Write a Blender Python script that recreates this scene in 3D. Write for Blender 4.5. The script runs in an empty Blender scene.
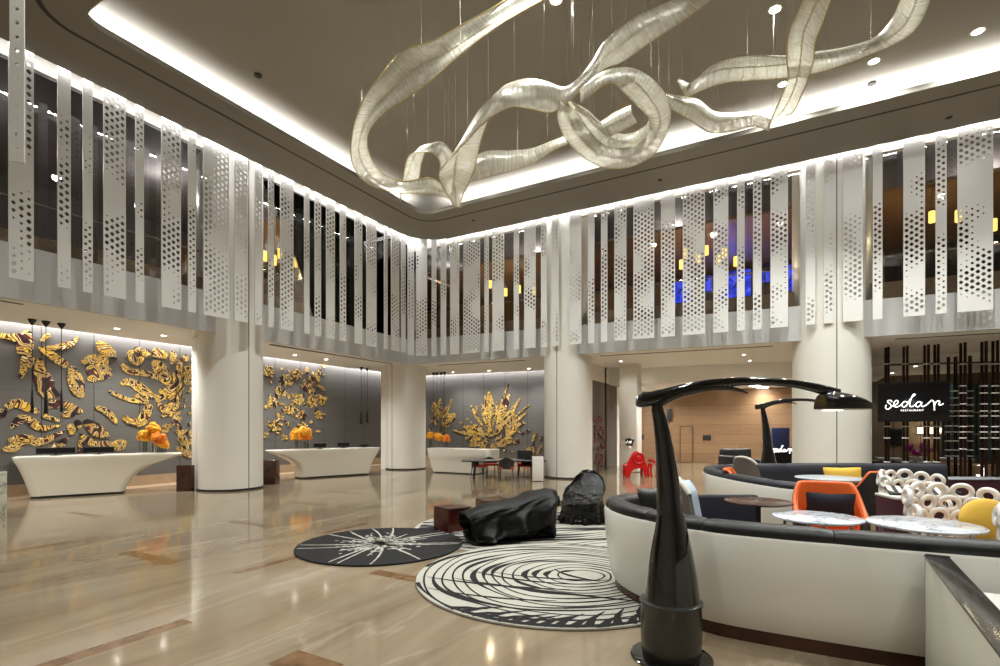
import bpy, bmesh, math, random
from mathutils import Vector, Matrix
R = random.Random(7)
PI = math.pi
sc = bpy.context.scene
COL = sc.collection
# ------------------------------------------------------------------ camera constants
F, HOR, TH, CAM = 518.0, 426.5, 0.517, 1.9
CT, ST = math.cos(TH), math.sin(TH)
def ray(x, y):
    a = (x-500)/F; b = (HOR-y)/F
    return Vector((CT*a-ST, ST*a+CT, b))
def onz(x, y, z=0.0):
    r = ray(x, y); t = (z-CAM)/r.z
    return Vector((r.x*t, r.y*t, z))
def onX(x, y, X):
    r = ray(x, y); t = X/r.x
    return Vector((X, r.y*t, CAM+r.z*t))
def onY(x, y, Y):
    r = ray(x, y); t = Y/r.y
    return Vector((r.x*t, Y, CAM+r.z*t))
def ond(x, y, d):
    r = ray(x, y)
    return Vector((r.x*d, r.y*d, CAM+r.z*d))
def wc(a, d, z=0.0):
    return Vector((CT*a-ST*d, ST*a+CT*d, z))
RIGHT = Vector((CT, ST, 0)); FWD = Vector((-ST, CT, 0)); UP = Vector((0, 0, 1))

# ------------------------------------------------------------------ mesh builder
class MB:
    def __init__(s):
        s.v = []; s.f = []; s.m = []; s.uv = {}; s.mi = 0
    def add(s, vs, fs):
        o = len(s.v); s.v.extend([tuple(p) for p in vs])
        for f in fs:
            s.f.append([i+o for i in f]); s.m.append(s.mi)
        return o
    def box(s, x0, y0, z0, x1, y1, z1, M=None):
        vs = [Vector((x, y, z)) for z in (z0, z1) for y in (y0, y1) for x in (x0, x1)]
        if M is not None: vs = [M @ p for p in vs]
        s.add(vs, [(0,2,3,1),(4,5,7,6),(0,1,5,4),(2,6,7,3),(0,4,6,2),(1,3,7,5)])
        return s
    def rbox(s, x0, y0, z0, x1, y1, z1, r, M=None, n=3, rz=None):
        # box with rounded vertical corners and softly rounded top and bottom rims
        rz = r if rz is None else rz
        cx, cy = (x0+x1)/2, (y0+y1)/2
        rings = []
        def ring(ins, z):
            a, b = (x1-x0)/2-ins, (y1-y0)/2-ins
            rr = max(1e-4, min(r-ins*.5, a*.98, b*.98)); out = []
            for k, (sx, sy) in enumerate(((1,1),(-1,1),(-1,-1),(1,-1))):
                for j in range(n+1):
                    t = (k + j/n)*PI/2
                    out.append(Vector((cx+sx*(a-rr)+rr*math.cos(t), cy+sy*(b-rr)+rr*math.sin(t), z)))
            return out
        for j in range(n+1):
            t = j/n*PI/2; rings.append(ring(rz*(1-math.sin(t)), z0+rz*(1-math.cos(t))))
        for j in range(n+1):
            t = j/n*PI/2; rings.append(ring(rz*(1-math.cos(t)), z1-rz*(1-math.sin(t))))
        if M is not None: rings = [[M @ p for p in q] for q in rings]
        s.loft(rings, cap=True); return s
    def loft(s, rings, cap=True, closed=True, loop=False):
        n = len(rings[0]); vs = [p for r in rings for p in r]; fs = []
        m = len(rings)
        for i in range(m if loop else m-1):
            i2 = (i+1) % m
            for j in range(n if closed else n-1):
                j2 = (j+1) % n
                fs.append((i*n+j, i*n+j2, i2*n+j2, i2*n+j))
        if cap and not loop and closed:
            fs.append(tuple(range(n-1, -1, -1))); fs.append(tuple((m-1)*n+j for j in range(n)))
        s.add(vs, fs); return s
    def lathe(s, prof, c=(0,0,0), n=32, M=None, sx=1, sy=1, cap=True):
        rings = []
        for r, z in prof:
            q = [Vector((c[0]+r*sx*math.cos(2*PI*k/n), c[1]+r*sy*math.sin(2*PI*k/n), c[2]+z)) for k in range(n)]
            if M is not None: q = [M @ p for p in q]
            rings.append(q)
        s.loft(rings, cap); return s
    def cyl(s, a, b, r, n=12, r2=None):
        return s.tube([a, b], [r, r if r2 is None else r2], n)
    def tube(s, pts, rad, n=8, cap=True, sx=1.0, sy=1.0, loop=False, up=None):
        pts = [Vector(p) for p in pts]; m = len(pts)
        if not isinstance(rad, (list, tuple)): rad = [rad]*m
        rings = []; ref = None
        for i, p in enumerate(pts):
            if loop: t = pts[(i+1) % m]-pts[i-1]
            else: t = pts[min(i+1, m-1)]-pts[max(i-1, 0)]
            t.normalize()
            if up is not None: ref = Vector(up)
            elif ref is None: ref = Vector((0,0,1)) if abs(t.z) < .9 else Vector((1,0,0))
            x = ref.cross(t)
            if x.length < 1e-5: x = Vector((1,0,0)).cross(t)
            x.normalize(); y = t.cross(x).normalized()
            if up is None: ref = y
            rings.append([p+x*(rad[i]*sx*math.cos(2*PI*k/n))+y*(rad[i]*sy*math.sin(2*PI*k/n)) for k in range(n)])
        s.loft(rings, cap, True, loop); return s
    def sphere(s, c, r, n=12, m=8, sx=1, sy=1, sz=1, M=None):
        rings = []
        for i in range(m+1):
            t = PI*i/m; rr = max(1e-4, math.sin(t))*r
            q = [Vector((c[0]+rr*sx*math.cos(2*PI*k/n), c[1]+rr*sy*math.sin(2*PI*k/n), c[2]-r*sz*math.cos(t))) for k in range(n)]
            if M is not None: q = [M @ p for p in q]
            rings.append(q)
        s.loft(rings, True); return s
    def grid(s, fn, nu, nv, cu=False, cv=False):
        vs = [fn(i/(nu if cu else nu-1), j/(nv if cv else nv-1)) for i in range(nu) for j in range(nv)]
        fs = []
        for i in range(nu if cu else nu-1):
            for j in range(nv if cv else nv-1):
                a, b = (i+1) % nu, (j+1) % nv
                fs.append((i*nv+j, a*nv+j, a*nv+b, i*nv+b))
        s.add(vs, fs); return s
    def slab(s, fn, nu, nv, th):
        # thick curved sheet: fn(u,v) -> (point, normal)
        A = []; B = []
        for i in range(nu):
            for j in range(nv):
                p, nn = fn(i/(nu-1), j/(nv-1)); A.append(p+nn*th/2); B.append(p-nn*th/2)
        N = nu*nv; fs = []
        ix = lambda i, j: i*nv+j
        for i in range(nu-1):
            for j in range(nv-1):
                q = (ix(i,j), ix(i+1,j), ix(i+1,j+1), ix(i,j+1))
                fs.append(q); fs.append(tuple(N+k for k in reversed(q)))
        ed = [(ix(i,0), ix(i+1,0)) for i in range(nu-1)]+[(ix(nu-1,j), ix(nu-1,j+1)) for j in range(nv-1)]
        ed += [(ix(i+1,nv-1), ix(i,nv-1)) for i in range(nu-1)]+[(ix(0,j+1), ix(0,j)) for j in range(nv-1)]
        for a, b in ed: fs.append((b, a, N+a, N+b))
        s.add(A+B, fs); return s
    def prism(s, poly, z0, z1, M=None):
        n = len(poly)
        vs = [Vector((x, y, z0)) for x, y in poly]+[Vector((x, y, z1)) for x, y in poly]
        if M is not None: vs = [M @ p for p in vs]
        fs = [tuple(range(n-1, -1, -1)), tuple(range(n, 2*n))]+[(i, (i+1) % n, n+(i+1) % n, n+i) for i in range(n)]
        s.add(vs, fs); return s
    def build(s, name, mat, parent=None, smooth=True, ang=38, loc=None, bevel=0, subsurf=0, recalc=True):
        me = bpy.data.meshes.new(name)
        me.from_pydata(s.v, [], s.f)
        mats = mat if isinstance(mat, (list, tuple)) else [mat]
        for q in mats: me.materials.append(q)
        if len(mats) > 1: me.polygons.foreach_set('material_index', s.m)
        if recalc:
            b = bmesh.new(); b.from_mesh(me); bmesh.ops.recalc_face_normals(b, faces=b.faces); b.to_mesh(me); b.free()
        if smooth:
            me.polygons.foreach_set('use_smooth', [True]*len(me.polygons)); me.set_sharp_from_angle(angle=math.radians(ang))
        me.update()
        o = bpy.data.objects.new(name, me); COL.objects.link(o)
        if parent is not None: o.parent = parent
        if loc is not None: o.location = loc
        if bevel:
            md = o.modifiers.new('bevel', 'BEVEL'); md.width = bevel; md.segments = 2; md.limit_method = 'ANGLE'
        if subsurf:
            md = o.modifiers.new('sub', 'SUBSURF'); md.levels = subsurf; md.render_levels = subsurf
        return o

def tag(o, label=None, cat=None, group=None, kind=None):
    if label: o['label'] = label
    if cat: o['category'] = cat
    if group: o['group'] = group
    if kind: o['kind'] = kind
    return o
def thing(name, label, cat, loc=(0,0,0), rz=0, group=None):
    o = bpy.data.objects.new(name, None); COL.objects.link(o)
    o.location = loc; o.rotation_euler = (0, 0, rz); o.empty_display_size = .1
    return tag(o, label, cat, group)
def struct(name, mb, mat, label=None, parent=None, **k):
    o = mb.build(name, mat, parent, **k)
    o['kind'] = 'structure'
    if label: o['label'] = label
    return o
def copy_tree(o, parent=None):
    c = o.copy(); COL.objects.link(c)
    if parent is not None: c.parent = parent
    for ch in list(o.children): copy_tree(ch, c)
    return c
def catmull(pts, n=8, loop=False):
    P = [Vector(p) for p in pts]; out = []; m = len(P)
    for i in range(m if loop else m-1):
        if loop: a, b, c_, d = P[i-1], P[i], P[(i+1) % m], P[(i+2) % m]
        else: a, b, c_, d = P[max(i-1,0)], P[i], P[i+1], P[min(i+2,m-1)]
        for k in range(n):
            t = k/n
            out.append(.5*((2*b)+(c_-a)*t+(2*a-5*b+4*c_-d)*t*t+(3*b-a-3*c_+d)*t**3))
    if not loop: out.append(P[-1])
    return out
def lerp(a, b, t): return a+(b-a)*t

# ------------------------------------------------------------------ materials
def nodes(m):
    m.use_nodes = True; nt = m.node_tree; return nt, nt.nodes, nt.links
def lin(c):
    return tuple((x/12.92 if x <= .04045 else ((x+.055)/1.055)**2.4) for x in c)
def hexc(r, g, b): return lin((r/255, g/255, b/255))
def mat(name, c, rough=.5, metal=0, spec=.5, bump=0, bscale=40, vary=0, vscale=6, coat=0, trans=0):
    m = bpy.data.materials.new(name); nt, N, L = nodes(m)
    p = N['Principled BSDF']; p.inputs['Base Color'].default_value = (*c, 1); p.inputs['Roughness'].default_value = rough
    p.inputs['Metallic'].default_value = metal; p.inputs['Specular IOR Level'].default_value = spec
    p.inputs['Coat Weight'].default_value = coat; p.inputs['Coat Roughness'].default_value = .05
    p.inputs['Transmission Weight'].default_value = trans
    tc = N.new('ShaderNodeTexCoord')
    if bump:
        n = N.new('ShaderNodeTexNoise'); n.inputs['Scale'].default_value = bscale; n.inputs['Detail'].default_value = 3
        b = N.new('ShaderNodeBump'); b.inputs['Strength'].default_value = bump; b.inputs['Distance'].default_value = .02
        L.new(tc.outputs['Object'], n.inputs['Vector']); L.new(n.outputs['Fac'], b.inputs['Height']); L.new(b.outputs['Normal'], p.inputs['Normal'])
    if vary:
        n = N.new('ShaderNodeTexNoise'); n.inputs['Scale'].default_value = vscale; n.inputs['Detail'].default_value = 4
        r = N.new('ShaderNodeValToRGB'); e = r.color_ramp.elements
        e[0].position = .3; e[1].position = .7
        e[0].color = (*[x*(1-vary) for x in c], 1); e[1].color = (*[min(1, x*(1+vary)) for x in c], 1)
        L.new(tc.outputs['Object'], n.inputs['Vector']); L.new(n.outputs['Fac'], r.inputs['Fac']); L.new(r.outputs['Color'], p.inputs['Base Color'])
    return m
def emit(name, c, s):
    m = bpy.data.materials.new(name); nt, N, L = nodes(m)
    N.remove(N['Principled BSDF']); e = N.new('ShaderNodeEmission'); e.inputs['Color'].default_value = (*c, 1); e.inputs['Strength'].default_value = s
    L.new(e.outputs[0], N['Material Output'].inputs[0]); return m
def glassmat(name, tint=(1,1,1), rough=.0, refl=1.0):
    m = bpy.data.materials.new(name); nt, N, L = nodes(m)
    N.remove(N['Principled BSDF'])
    t = N.new('ShaderNodeBsdfTransparent'); t.inputs[0].default_value = (*tint, 1)
    g = N.new('ShaderNodeBsdfGlossy'); g.inputs['Roughness'].default_value = rough
    fr = N.new('ShaderNodeFresnel'); fr.inputs['IOR'].default_value = 1.5
    mul = N.new('ShaderNodeMath'); mul.operation = 'MULTIPLY'; mul.inputs[1].default_value = refl; mul.use_clamp = True
    mx = N.new('ShaderNodeMixShader')
    L.new(fr.outputs[0], mul.inputs[0]); L.new(mul.outputs[0], mx.inputs[0]); L.new(t.outputs[0], mx.inputs[1]); L.new(g.outputs[0], mx.inputs[2])
    L.new(mx.outputs[0], N['Material Output'].inputs[0]); return m
def ramp(N, stops, interp='LINEAR'):
    r = N.new('ShaderNodeValToRGB'); cr = r.color_ramp; cr.interpolation = interp
    while len(cr.elements) > 1: cr.elements.remove(cr.elements[-1])
    cr.elements[0].position = stops[0][0]; cr.elements[0].color = (*stops[0][1], 1)
    for p_, c_ in stops[1:]:
        e = cr.elements.new(p_); e.color = (*c_, 1)
    return r
def mapping(N, L, src, sc_=(1,1,1), rot=(0,0,0)):
    mp = N.new('ShaderNodeMapping'); mp.inputs['Scale'].default_value = sc_; mp.inputs['Rotation'].default_value = rot
    L.new(src, mp.inputs['Vector']); return mp.outputs[0]

def floor_marble():
    m = bpy.data.materials.new('beige_marble'); nt, N, L = nodes(m); p = N['Principled BSDF']
    tc = N.new('ShaderNodeTexCoord').outputs['Object']
    br = N.new('ShaderNodeTexBrick'); br.offset = .5
    br.inputs['Color1'].default_value = (.25,.25,.25,1); br.inputs['Color2'].default_value = (.75,.75,.75,1); br.inputs['Mortar'].default_value = (.0,.0,.0,1)
    br.inputs['Scale'].default_value = 1; br.inputs['Mortar Size'].default_value = .004; br.inputs['Brick Width'].default_value = 2.4; br.inputs['Row Height'].default_value = 1.2
    L.new(mapping(N, L, tc, rot=(0,0,PI/2)), br.inputs['Vector'])
    # veins elongated along the slabs
    n1 = N.new('ShaderNodeTexNoise'); n1.inputs['Scale'].default_value = 1.0; n1.inputs['Detail'].default_value = 6; n1.inputs['Distortion'].default_value = .7; n1.inputs['Roughness'].default_value = .6
    L.new(mapping(N, L, tc, sc_=(1.5,.28,1)), n1.inputs['Vector'])
    r1 = ramp(N, [(.25, hexc(112,96,76)), (.45, hexc(132,115,94)), (.58, hexc(141,126,104)), (.8, hexc(155,142,121))])
    L.new(n1.outputs['Fac'], r1.inputs['Fac'])
    n2 = N.new('ShaderNodeTexNoise'); n2.inputs['Scale'].default_value = .8; n2.inputs['Detail'].default_value = 8; n2.inputs['Distortion'].default_value = .5
    L.new(mapping(N, L, tc, sc_=(1.2,.22,1)), n2.inputs['Vector'])
    r2 = ramp(N, [(.487, (0,0,0)), (.5, (.14,.14,.14)), (.513, (0,0,0))]); L.new(n2.outputs['Fac'], r2.inputs['Fac'])
    mx = N.new('ShaderNodeMix'); mx.data_type = 'RGBA'; mx.inputs[7].default_value = (*hexc(206,196,176), 1)
    L.new(r2.outputs['Color'], mx.inputs[0]); L.new(r1.outputs['Color'], mx.inputs[6])
    hs = N.new('ShaderNodeHueSaturation'); mr = N.new('ShaderNodeMapRange')
    mr.inputs[1].default_value = .25; mr.inputs[2].default_value = .75; mr.inputs[3].default_value = .95; mr.inputs[4].default_value = 1.04
    mr.clamp = False
    L.new(br.outputs['Color'], mr.inputs[0]); L.new(mr.outputs[0], hs.inputs['Value']); L.new(mx.outputs[2], hs.inputs['Color'])
    L.new(hs.outputs[0], p.inputs['Base Color'])
    p.inputs['Roughness'].default_value = .09; p.inputs['Specular IOR Level'].default_value = .55
    return m
def wood(name, c1, c2, sc_=(1,1,8), rough=.45):
    m = bpy.data.materials.new(name); nt, N, L = nodes(m); p = N['Principled BSDF']
    tc = N.new('ShaderNodeTexCoord').outputs['Object']
    n = N.new('ShaderNodeTexNoise'); n.inputs['Scale'].default_value = 1; n.inputs['Detail'].default_value = 6; n.inputs['Distortion'].default_value = .4
    L.new(mapping(N, L, tc, sc_=sc_), n.inputs['Vector'])
    r = ramp(N, [(.3, c1), (.7, c2)]); L.new(n.outputs['Fac'], r.inputs['Fac'])
    L.new(r.outputs['Color'], p.inputs['Base Color']); p.inputs['Roughness'].default_value = rough
    return m
def white_marble(name, base=(228,228,230), vein=(120,122,130), s=2.2):
    m = bpy.data.materials.new(name); nt, N, L = nodes(m); p = N['Principled BSDF']
    tc = N.new('ShaderNodeTexCoord').outputs['Object']
    n = N.new('ShaderNodeTexNoise'); n.inputs['Scale'].default_value = s; n.inputs['Detail'].default_value = 8; n.inputs['Distortion'].default_value = 1.5
    L.new(tc, n.inputs['Vector'])
    r = ramp(N, [(.40, hexc(*base)), (.485, hexc(*[int(x*.9) for x in base])), (.5, hexc(*vein)), (.515, hexc(*[int(x*.92) for x in base])), (.62, hexc(*base))])
    L.new(n.outputs['Fac'], r.inputs['Fac']); L.new(r.outputs['Color'], p.inputs['Base Color']); p.inputs['Roughness'].default_value = .12
    return m
def mural_mat():
    m = bpy.data.materials.new('gold_and_maroon_swirl'); nt, N, L = nodes(m); p = N['Principled BSDF']
    tc = N.new('ShaderNodeTexCoord').outputs['Object']
    n = N.new('ShaderNodeTexNoise'); n.inputs['Scale'].default_value = 1.0; n.inputs['Detail'].default_value = 1.8; n.inputs['Distortion'].default_value = 3.4; n.inputs['Roughness'].default_value = .5
    L.new(tc, n.inputs['Vector'])
    g1, g2, bk, mr_, cr = hexc(222,182,82), hexc(200,156,58), hexc(30,20,22), hexc(76,26,30), hexc(236,214,160)
    r = ramp(N, [(0, bk), (.36, mr_), (.405, cr), (.42, bk), (.45, g1), (.485, bk), (.50, cr), (.508, mr_), (.535, bk), (.55, g1), (.578, bk), (.592, g2), (.618, cr), (.626, bk), (.66, mr_), (.70, g1), (.74, bk)], 'CONSTANT')
    L.new(n.outputs['Fac'], r.inputs['Fac']); L.new(r.outputs['Color'], p.inputs['Base Color']); p.inputs['Roughness'].default_value = .4
    return m
def ribbon_mat():
    m = bpy.data.materials.new('strung_crystal'); nt, N, L = nodes(m); N.remove(N['Principled BSDF'])
    uv = N.new('ShaderNodeUVMap').outputs[0]
    n = N.new('ShaderNodeTexNoise'); n.inputs['Scale'].default_value = 1; n.inputs['Detail'].default_value = 3; n.inputs['Roughness'].default_value = .7
    L.new(mapping(N, L, uv, sc_=(22,.7,1)), n.inputs['Vector'])
    r = ramp(N, [(.3, (.38,.38,.38)), (.5, (.66,.66,.66)), (.7, (.94,.94,.94))]); L.new(n.outputs['Fac'], r.inputs['Fac'])
    tp = N.new('ShaderNodeBsdfTransparent'); tl = N.new('ShaderNodeBsdfTranslucent'); df = N.new('ShaderNodeBsdfDiffuse'); gl = N.new('ShaderNodeBsdfGlossy')
    c = hexc(230,227,212)
    tl.inputs[0].default_value = (*c,1); df.inputs[0].default_value = (*c,1); gl.inputs[0].default_value = (1,1,.96,1); gl.inputs['Roughness'].default_value = .3
    b = N.new('ShaderNodeBump'); b.inputs['Strength'].default_value = .8; b.inputs['Distance'].default_value = .03
    L.new(n.outputs['Fac'], b.inputs['Height']); L.new(b.outputs[0], gl.inputs['Normal'])
    a1 = N.new('ShaderNodeMixShader'); a1.inputs[0].default_value = .5; L.new(tl.outputs[0], a1.inputs[1]); L.new(df.outputs[0], a1.inputs[2])
    a2 = N.new('ShaderNodeMixShader'); a2.inputs[0].default_value = .25; L.new(a1.outputs[0], a2.inputs[1]); L.new(gl.outputs[0], a2.inputs[2])
    a3 = N.new('ShaderNodeMixShader'); L.new(r.outputs['Color'], a3.inputs[0]); L.new(tp.outputs[0], a3.inputs[1]); L.new(a2.outputs[0], a3.inputs[2])
    L.new(a3.outputs[0], N['Material Output'].inputs[0]); return m
def ply_wall(name, c1, c2, seam, pw, ph, rough=.4, axis='X', mortar=.006, off=.0):
    # board wall: thin dark joints between wide boards, faint grain along them
    m = bpy.data.materials.new(name); nt, N, L = nodes(m); p = N['Principled BSDF']
    tc = N.new('ShaderNodeTexCoord').outputs['Object']
    sp = N.new('ShaderNodeSeparateXYZ'); cb = N.new('ShaderNodeCombineXYZ'); L.new(tc, sp.inputs[0])
    L.new(sp.outputs[axis], cb.inputs[0]); L.new(sp.outputs['Z'], cb.inputs[1])
    br = N.new('ShaderNodeTexBrick'); br.offset = off; br.inputs['Scale'].default_value = 1
    br.inputs['Color1'].default_value = (*c1,1); br.inputs['Color2'].default_value = (*c2,1); br.inputs['Mortar'].default_value = (*seam,1)
    br.inputs['Mortar Size'].default_value = mortar; br.inputs['Brick Width'].default_value = pw; br.inputs['Row Height'].default_value = ph
    L.new(cb.outputs[0], br.inputs['Vector'])
    n = N.new('ShaderNodeTexNoise'); n.inputs['Detail'].default_value = 5; n.inputs['Scale'].default_value = 1
    L.new(mapping(N, L, cb.outputs[0], sc_=(.7,14,1)), n.inputs['Vector'])
    mr = N.new('ShaderNodeMapRange'); mr.inputs[3].default_value = .82; mr.inputs[4].default_value = 1.18; L.new(n.outputs['Fac'], mr.inputs[0])
    hs = N.new('ShaderNodeHueSaturation'); L.new(mr.outputs[0], hs.inputs['Value']); L.new(br.outputs['Color'], hs.inputs['Color'])
    L.new(hs.outputs[0], p.inputs['Base Color']); p.inputs['Roughness'].default_value = rough
    return m

M = {}
M['floor'] = floor_marble()
M['inlay'] = wood('brown_stone_inlay', hexc(92,66,42), hexc(124,94,64), (6,6,6), .12)
M['ceil'] = mat('ceiling_paint', hexc(160,156,146), .8)
M['border'] = mat('ceiling_border_paint', hexc(146,142,133), .8)
M['white'] = mat('white_plaster', hexc(226,222,212), .6)
M['column'] = mat('cream_column_panel', hexc(226,223,214), .38, vary=.03, vscale=.6)
M['seam'] = mat('dark_joint', hexc(50,48,44), .7)
M['black'] = mat('black_plinth', hexc(18,17,17), .4)
M['fascia'] = mat('grey_backpainted_glass', hexc(200,201,200), .30, spec=.5)
M['slat'] = mat('white_lacquered_metal', hexc(222,221,217), .34)
M['pane'] = glassmat('clear_glass', (.96,.97,.98), .0, 1.0)
M['soffit'] = mat('soffit_paint', hexc(242,241,236), .75)
M['slot'] = mat('slot_diffuser', hexc(60,56,50), .6)
M['panelL'] = ply_wall('grey_wall_panels', hexc(90,88,86), hexc(94,91,88), hexc(40,38,37), 1.25, 9.0, .5, 'Y', .012)
M['panelR'] = ply_wall('grey_wall_panels_end', hexc(90,88,86), hexc(94,91,88), hexc(40,38,37), 1.25, 9.0, .5, 'X', .012)
M['dpanel'] = ply_wall('dark_grey_wall_panels', hexc(92,87,82), hexc(96,90,85), hexc(40,38,37), .8, 9.0, .5, 'Y', .012)
M['woodwall'] = ply_wall('oak_wall_boards', hexc(134,104,77), hexc(146,115,85), hexc(92,70,50), 2.4, .5, .4, 'X', .006, .5)
M['plinth'] = mat('tan_stone_skirting', hexc(162,138,112), .35, vary=.08)
M['mural'] = mural_mat()
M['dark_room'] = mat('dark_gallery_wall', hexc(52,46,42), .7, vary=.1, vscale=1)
M['amber_room'] = mat('amber_glow_gallery_wall', hexc(122,92,54), .6, vary=.15, vscale=1)  # amber glow of the pendants is put into this colour
M['brown'] = mat('brown_parapet', hexc(166,136,104), .6)
M['dceil'] = mat('dark_gallery_ceiling', hexc(96,92,94), .8)
M['steel'] = mat('brushed_steel', hexc(190,190,190), .25, metal=1)
M['gloss_black'] = mat('gloss_black_lacquer', hexc(14,14,15), .08, spec=.6, coat=.6)
M['crumple'] = mat('crumpled_black_leather', hexc(8,8,9), .48, spec=.22, bump=.7, bscale=9)
M['crumple2'] = mat('crumpled_black_vinyl', hexc(7,7,8), .14, spec=.35, bump=1.0, bscale=14)
M['bshell'] = mat('white_booth_shell', hexc(230,228,220), .16, spec=.5)
M['slate'] = mat('slate_leather', hexc(38,40,48), .5, bump=.15, bscale=60)
M['leather'] = mat('black_leather', hexc(15,15,17), .42, bump=.15, bscale=60)
M['navy'] = mat('navy_fabric', hexc(30,32,44), .85, bump=.3, bscale=120, vary=.1)
M['orange'] = mat('orange_leather', hexc(230,104,40), .42)
M['paleblue'] = mat('pale_blue_fabric', hexc(178,190,204), .9, bump=.4, bscale=150, vary=.08, vscale=40)
M['taupe'] = mat('taupe_fabric', hexc(120,114,102), .85, bump=.3, bscale=150)
M['piping'] = mat('pale_piping', hexc(200,198,188), .6)
M['yellow'] = mat('yellow_fabric', hexc(226,182,70), .8, bump=.3, bscale=120)
M['walnut'] = wood('dark_walnut', hexc(42,24,18), hexc(74,44,32), (3,14,3), .2)
M['redbrown'] = wood('red_brown_lacquer', hexc(62,22,16), hexc(88,34,24), (3,10,3), .2)
M['marble'] = white_marble('white_veined_marble', (222,227,236), (120,124,134))
M['marble2'] = white_marble('cracked_cream_marble', (206,206,190), (70,70,62), 3.2)
M['greytop'] = mat('pale_grey_table', hexc(178,184,190), .3)
M['red'] = mat('red_gloss_plastic', hexc(200,18,22), .22, spec=.6)
M['whitep'] = mat('white_gloss_plastic', hexc(226,222,216), .25)
M['pink'] = mat('peach_seat_pad', hexc(222,170,120), .8)
M['maroon'] = mat('maroon_velvet', hexc(66,22,34), .8)
M['redseat'] = mat('red_seat_fabric', hexc(168,52,36), .8)
M['darkframe'] = mat('charcoal_frame', hexc(34,32,32), .45)
M['bronze'] = mat('dark_bronze', hexc(52,34,26), .3, metal=.7)
M['screen'] = mat('black_screen', hexc(14,15,18), .2)
M['bluescreen'] = mat('slate_blue_panel', hexc(40,48,84), .4)
M['flower'] = mat('orange_petals', hexc(238,160,24), .7, vary=.28, vscale=14)
M['flower2'] = mat('deep_orange_petals', hexc(232,128,22), .7, vary=.25, vscale=14)
M['orchid'] = mat('magenta_petals', hexc(150,30,110), .7, vary=.2, vscale=14)
M['green'] = mat('green_stem', hexc(70,90,40), .6)
M['vase'] = glassmat('vase_glass', (.86,.9,.88), .02, 1.4)
M['rug_black'] = mat('black_rug_pile', hexc(14,13,14), .95, bump=.4, bscale=200)
M['rug_white'] = mat('ivory_rug_pile', hexc(176,173,162), .95, bump=.4, bscale=200)
M['ribbon'] = ribbon_mat()
M['gold'] = mat('brass_edge', hexc(206,190,130), .3, metal=.8)
M['wire'] = mat('steel_wire', hexc(170,165,155), .4, metal=.6)
M['frosted'] = mat('frosted_pale_glass', hexc(206,206,190), .28, spec=.5)
M['capglass'] = mat('dark_glass_cap', hexc(58,54,50), .14, spec=.5)
M['paper'] = mat('white_card', hexc(220,218,210), .7)
M['e_cove'] = emit('cool_cove_led', (1,.98,1), 14)
M['e_down'] = emit('downlight_lens', (1,.94,.84), 42)
M['e_amber'] = emit('amber_pendant_glow', (1,.66,.14), 2.2)
M['e_blue'] = emit('blue_display_glow', (.04,.08,1), 1.0)
def _blue():
    nt = M['e_blue'].node_tree; N, L = nt.nodes, nt.links; e = [q for q in N if q.type == 'EMISSION'][0]
    tc = N.new('ShaderNodeTexCoord').outputs['Object']; n = N.new('ShaderNodeTexNoise'); n.inputs['Scale'].default_value = 2.2; n.inputs['Detail'].default_value = 4; n.inputs['Distortion'].default_value = 1.5
    r = ramp(N, [(.32, (.005,.006,.05)), (.46, (.03,.05,.7)), (.58, (.05,.10,1)), (.70, (.3,.45,1))]); L.new(tc, n.inputs['Vector']); L.new(n.outputs['Fac'], r.inputs['Fac']); L.new(r.outputs['Color'], e.inputs['Color'])
_blue()
M['e_sign'] = emit('white_sign_light', (1,.98,.95), 2.3)
M['e_warm'] = emit('warm_lamp_glow', (1,.8,.5), 4)
M['e_lens'] = emit('lamp_shade_led', (1,.95,.85), 6)
EXPOSURE = -0.1; KC = 1.1; KD = 0.5; KA = 2.2; KS = 0.22
# ================================================================== camera, world
cam = bpy.data.cameras.new('camera'); co = bpy.data.objects.new('camera', cam); COL.objects.link(co)
cam.sensor_fit = 'HORIZONTAL'; cam.sensor_width = 36; cam.lens = F/1000*36; cam.shift_y = (HOR-333)/1000
cam.clip_start = .05; cam.clip_end = 200
co.location = (0, 0, CAM); co.rotation_euler = (PI/2, 0, TH); sc.camera = co
w = bpy.data.worlds.new('world'); sc.world = w; w.use_nodes = True
w.node_tree.nodes['Background'].inputs[0].default_value = (.02, .02, .025, 1); w.node_tree.nodes['Background'].inputs[1].default_value = .3
sc.view_settings.view_transform = 'Standard'; sc.view_settings.look = 'None'; sc.view_settings.gamma = 1
sc.view_settings.use_curve_mapping = False; sc.view_settings.exposure = EXPOSURE
cy = sc.cycles
cy.max_bounces = 9; cy.diffuse_bounces = 5; cy.glossy_bounces = 4; cy.transparent_max_bounces = 14; cy.caustics_reflective = False; cy.caustics_refractive = False
cy.sample_clamp_indirect = 6.0

def area(name, loc, sx, sy, power, rot, c=(1,1,1)):
    l = bpy.data.lights.new(name, 'AREA'); l.shape = 'RECTANGLE'; l.size = sx; l.size_y = sy; l.energy = power; l.color = c
    o = bpy.data.objects.new(name, l); COL.objects.link(o); o.location = loc; o.rotation_euler = rot; return o
def spot(name, loc, power, ang=80, blend=.6, c=(1,.95,.88), r=.08, to=None):
    l = bpy.data.lights.new(name, 'SPOT'); l.energy = power; l.spot_size = math.radians(ang); l.spot_blend = blend; l.color = c; l.shadow_soft_size = r
    o = bpy.data.objects.new(name, l); COL.objects.link(o); o.location = loc
    if to is not None: o.rotation_euler = (Vector(to)-Vector(loc)).to_track_quat('-Z', 'Y').to_euler()
    return o
def point(name, loc, power, c=(1,1,1), r=.06):
    l = bpy.data.lights.new(name, 'POINT'); l.energy = power; l.color = c; l.shadow_soft_size = r
    o = bpy.data.objects.new(name, l); COL.objects.link(o); o.location = loc; return o

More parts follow.
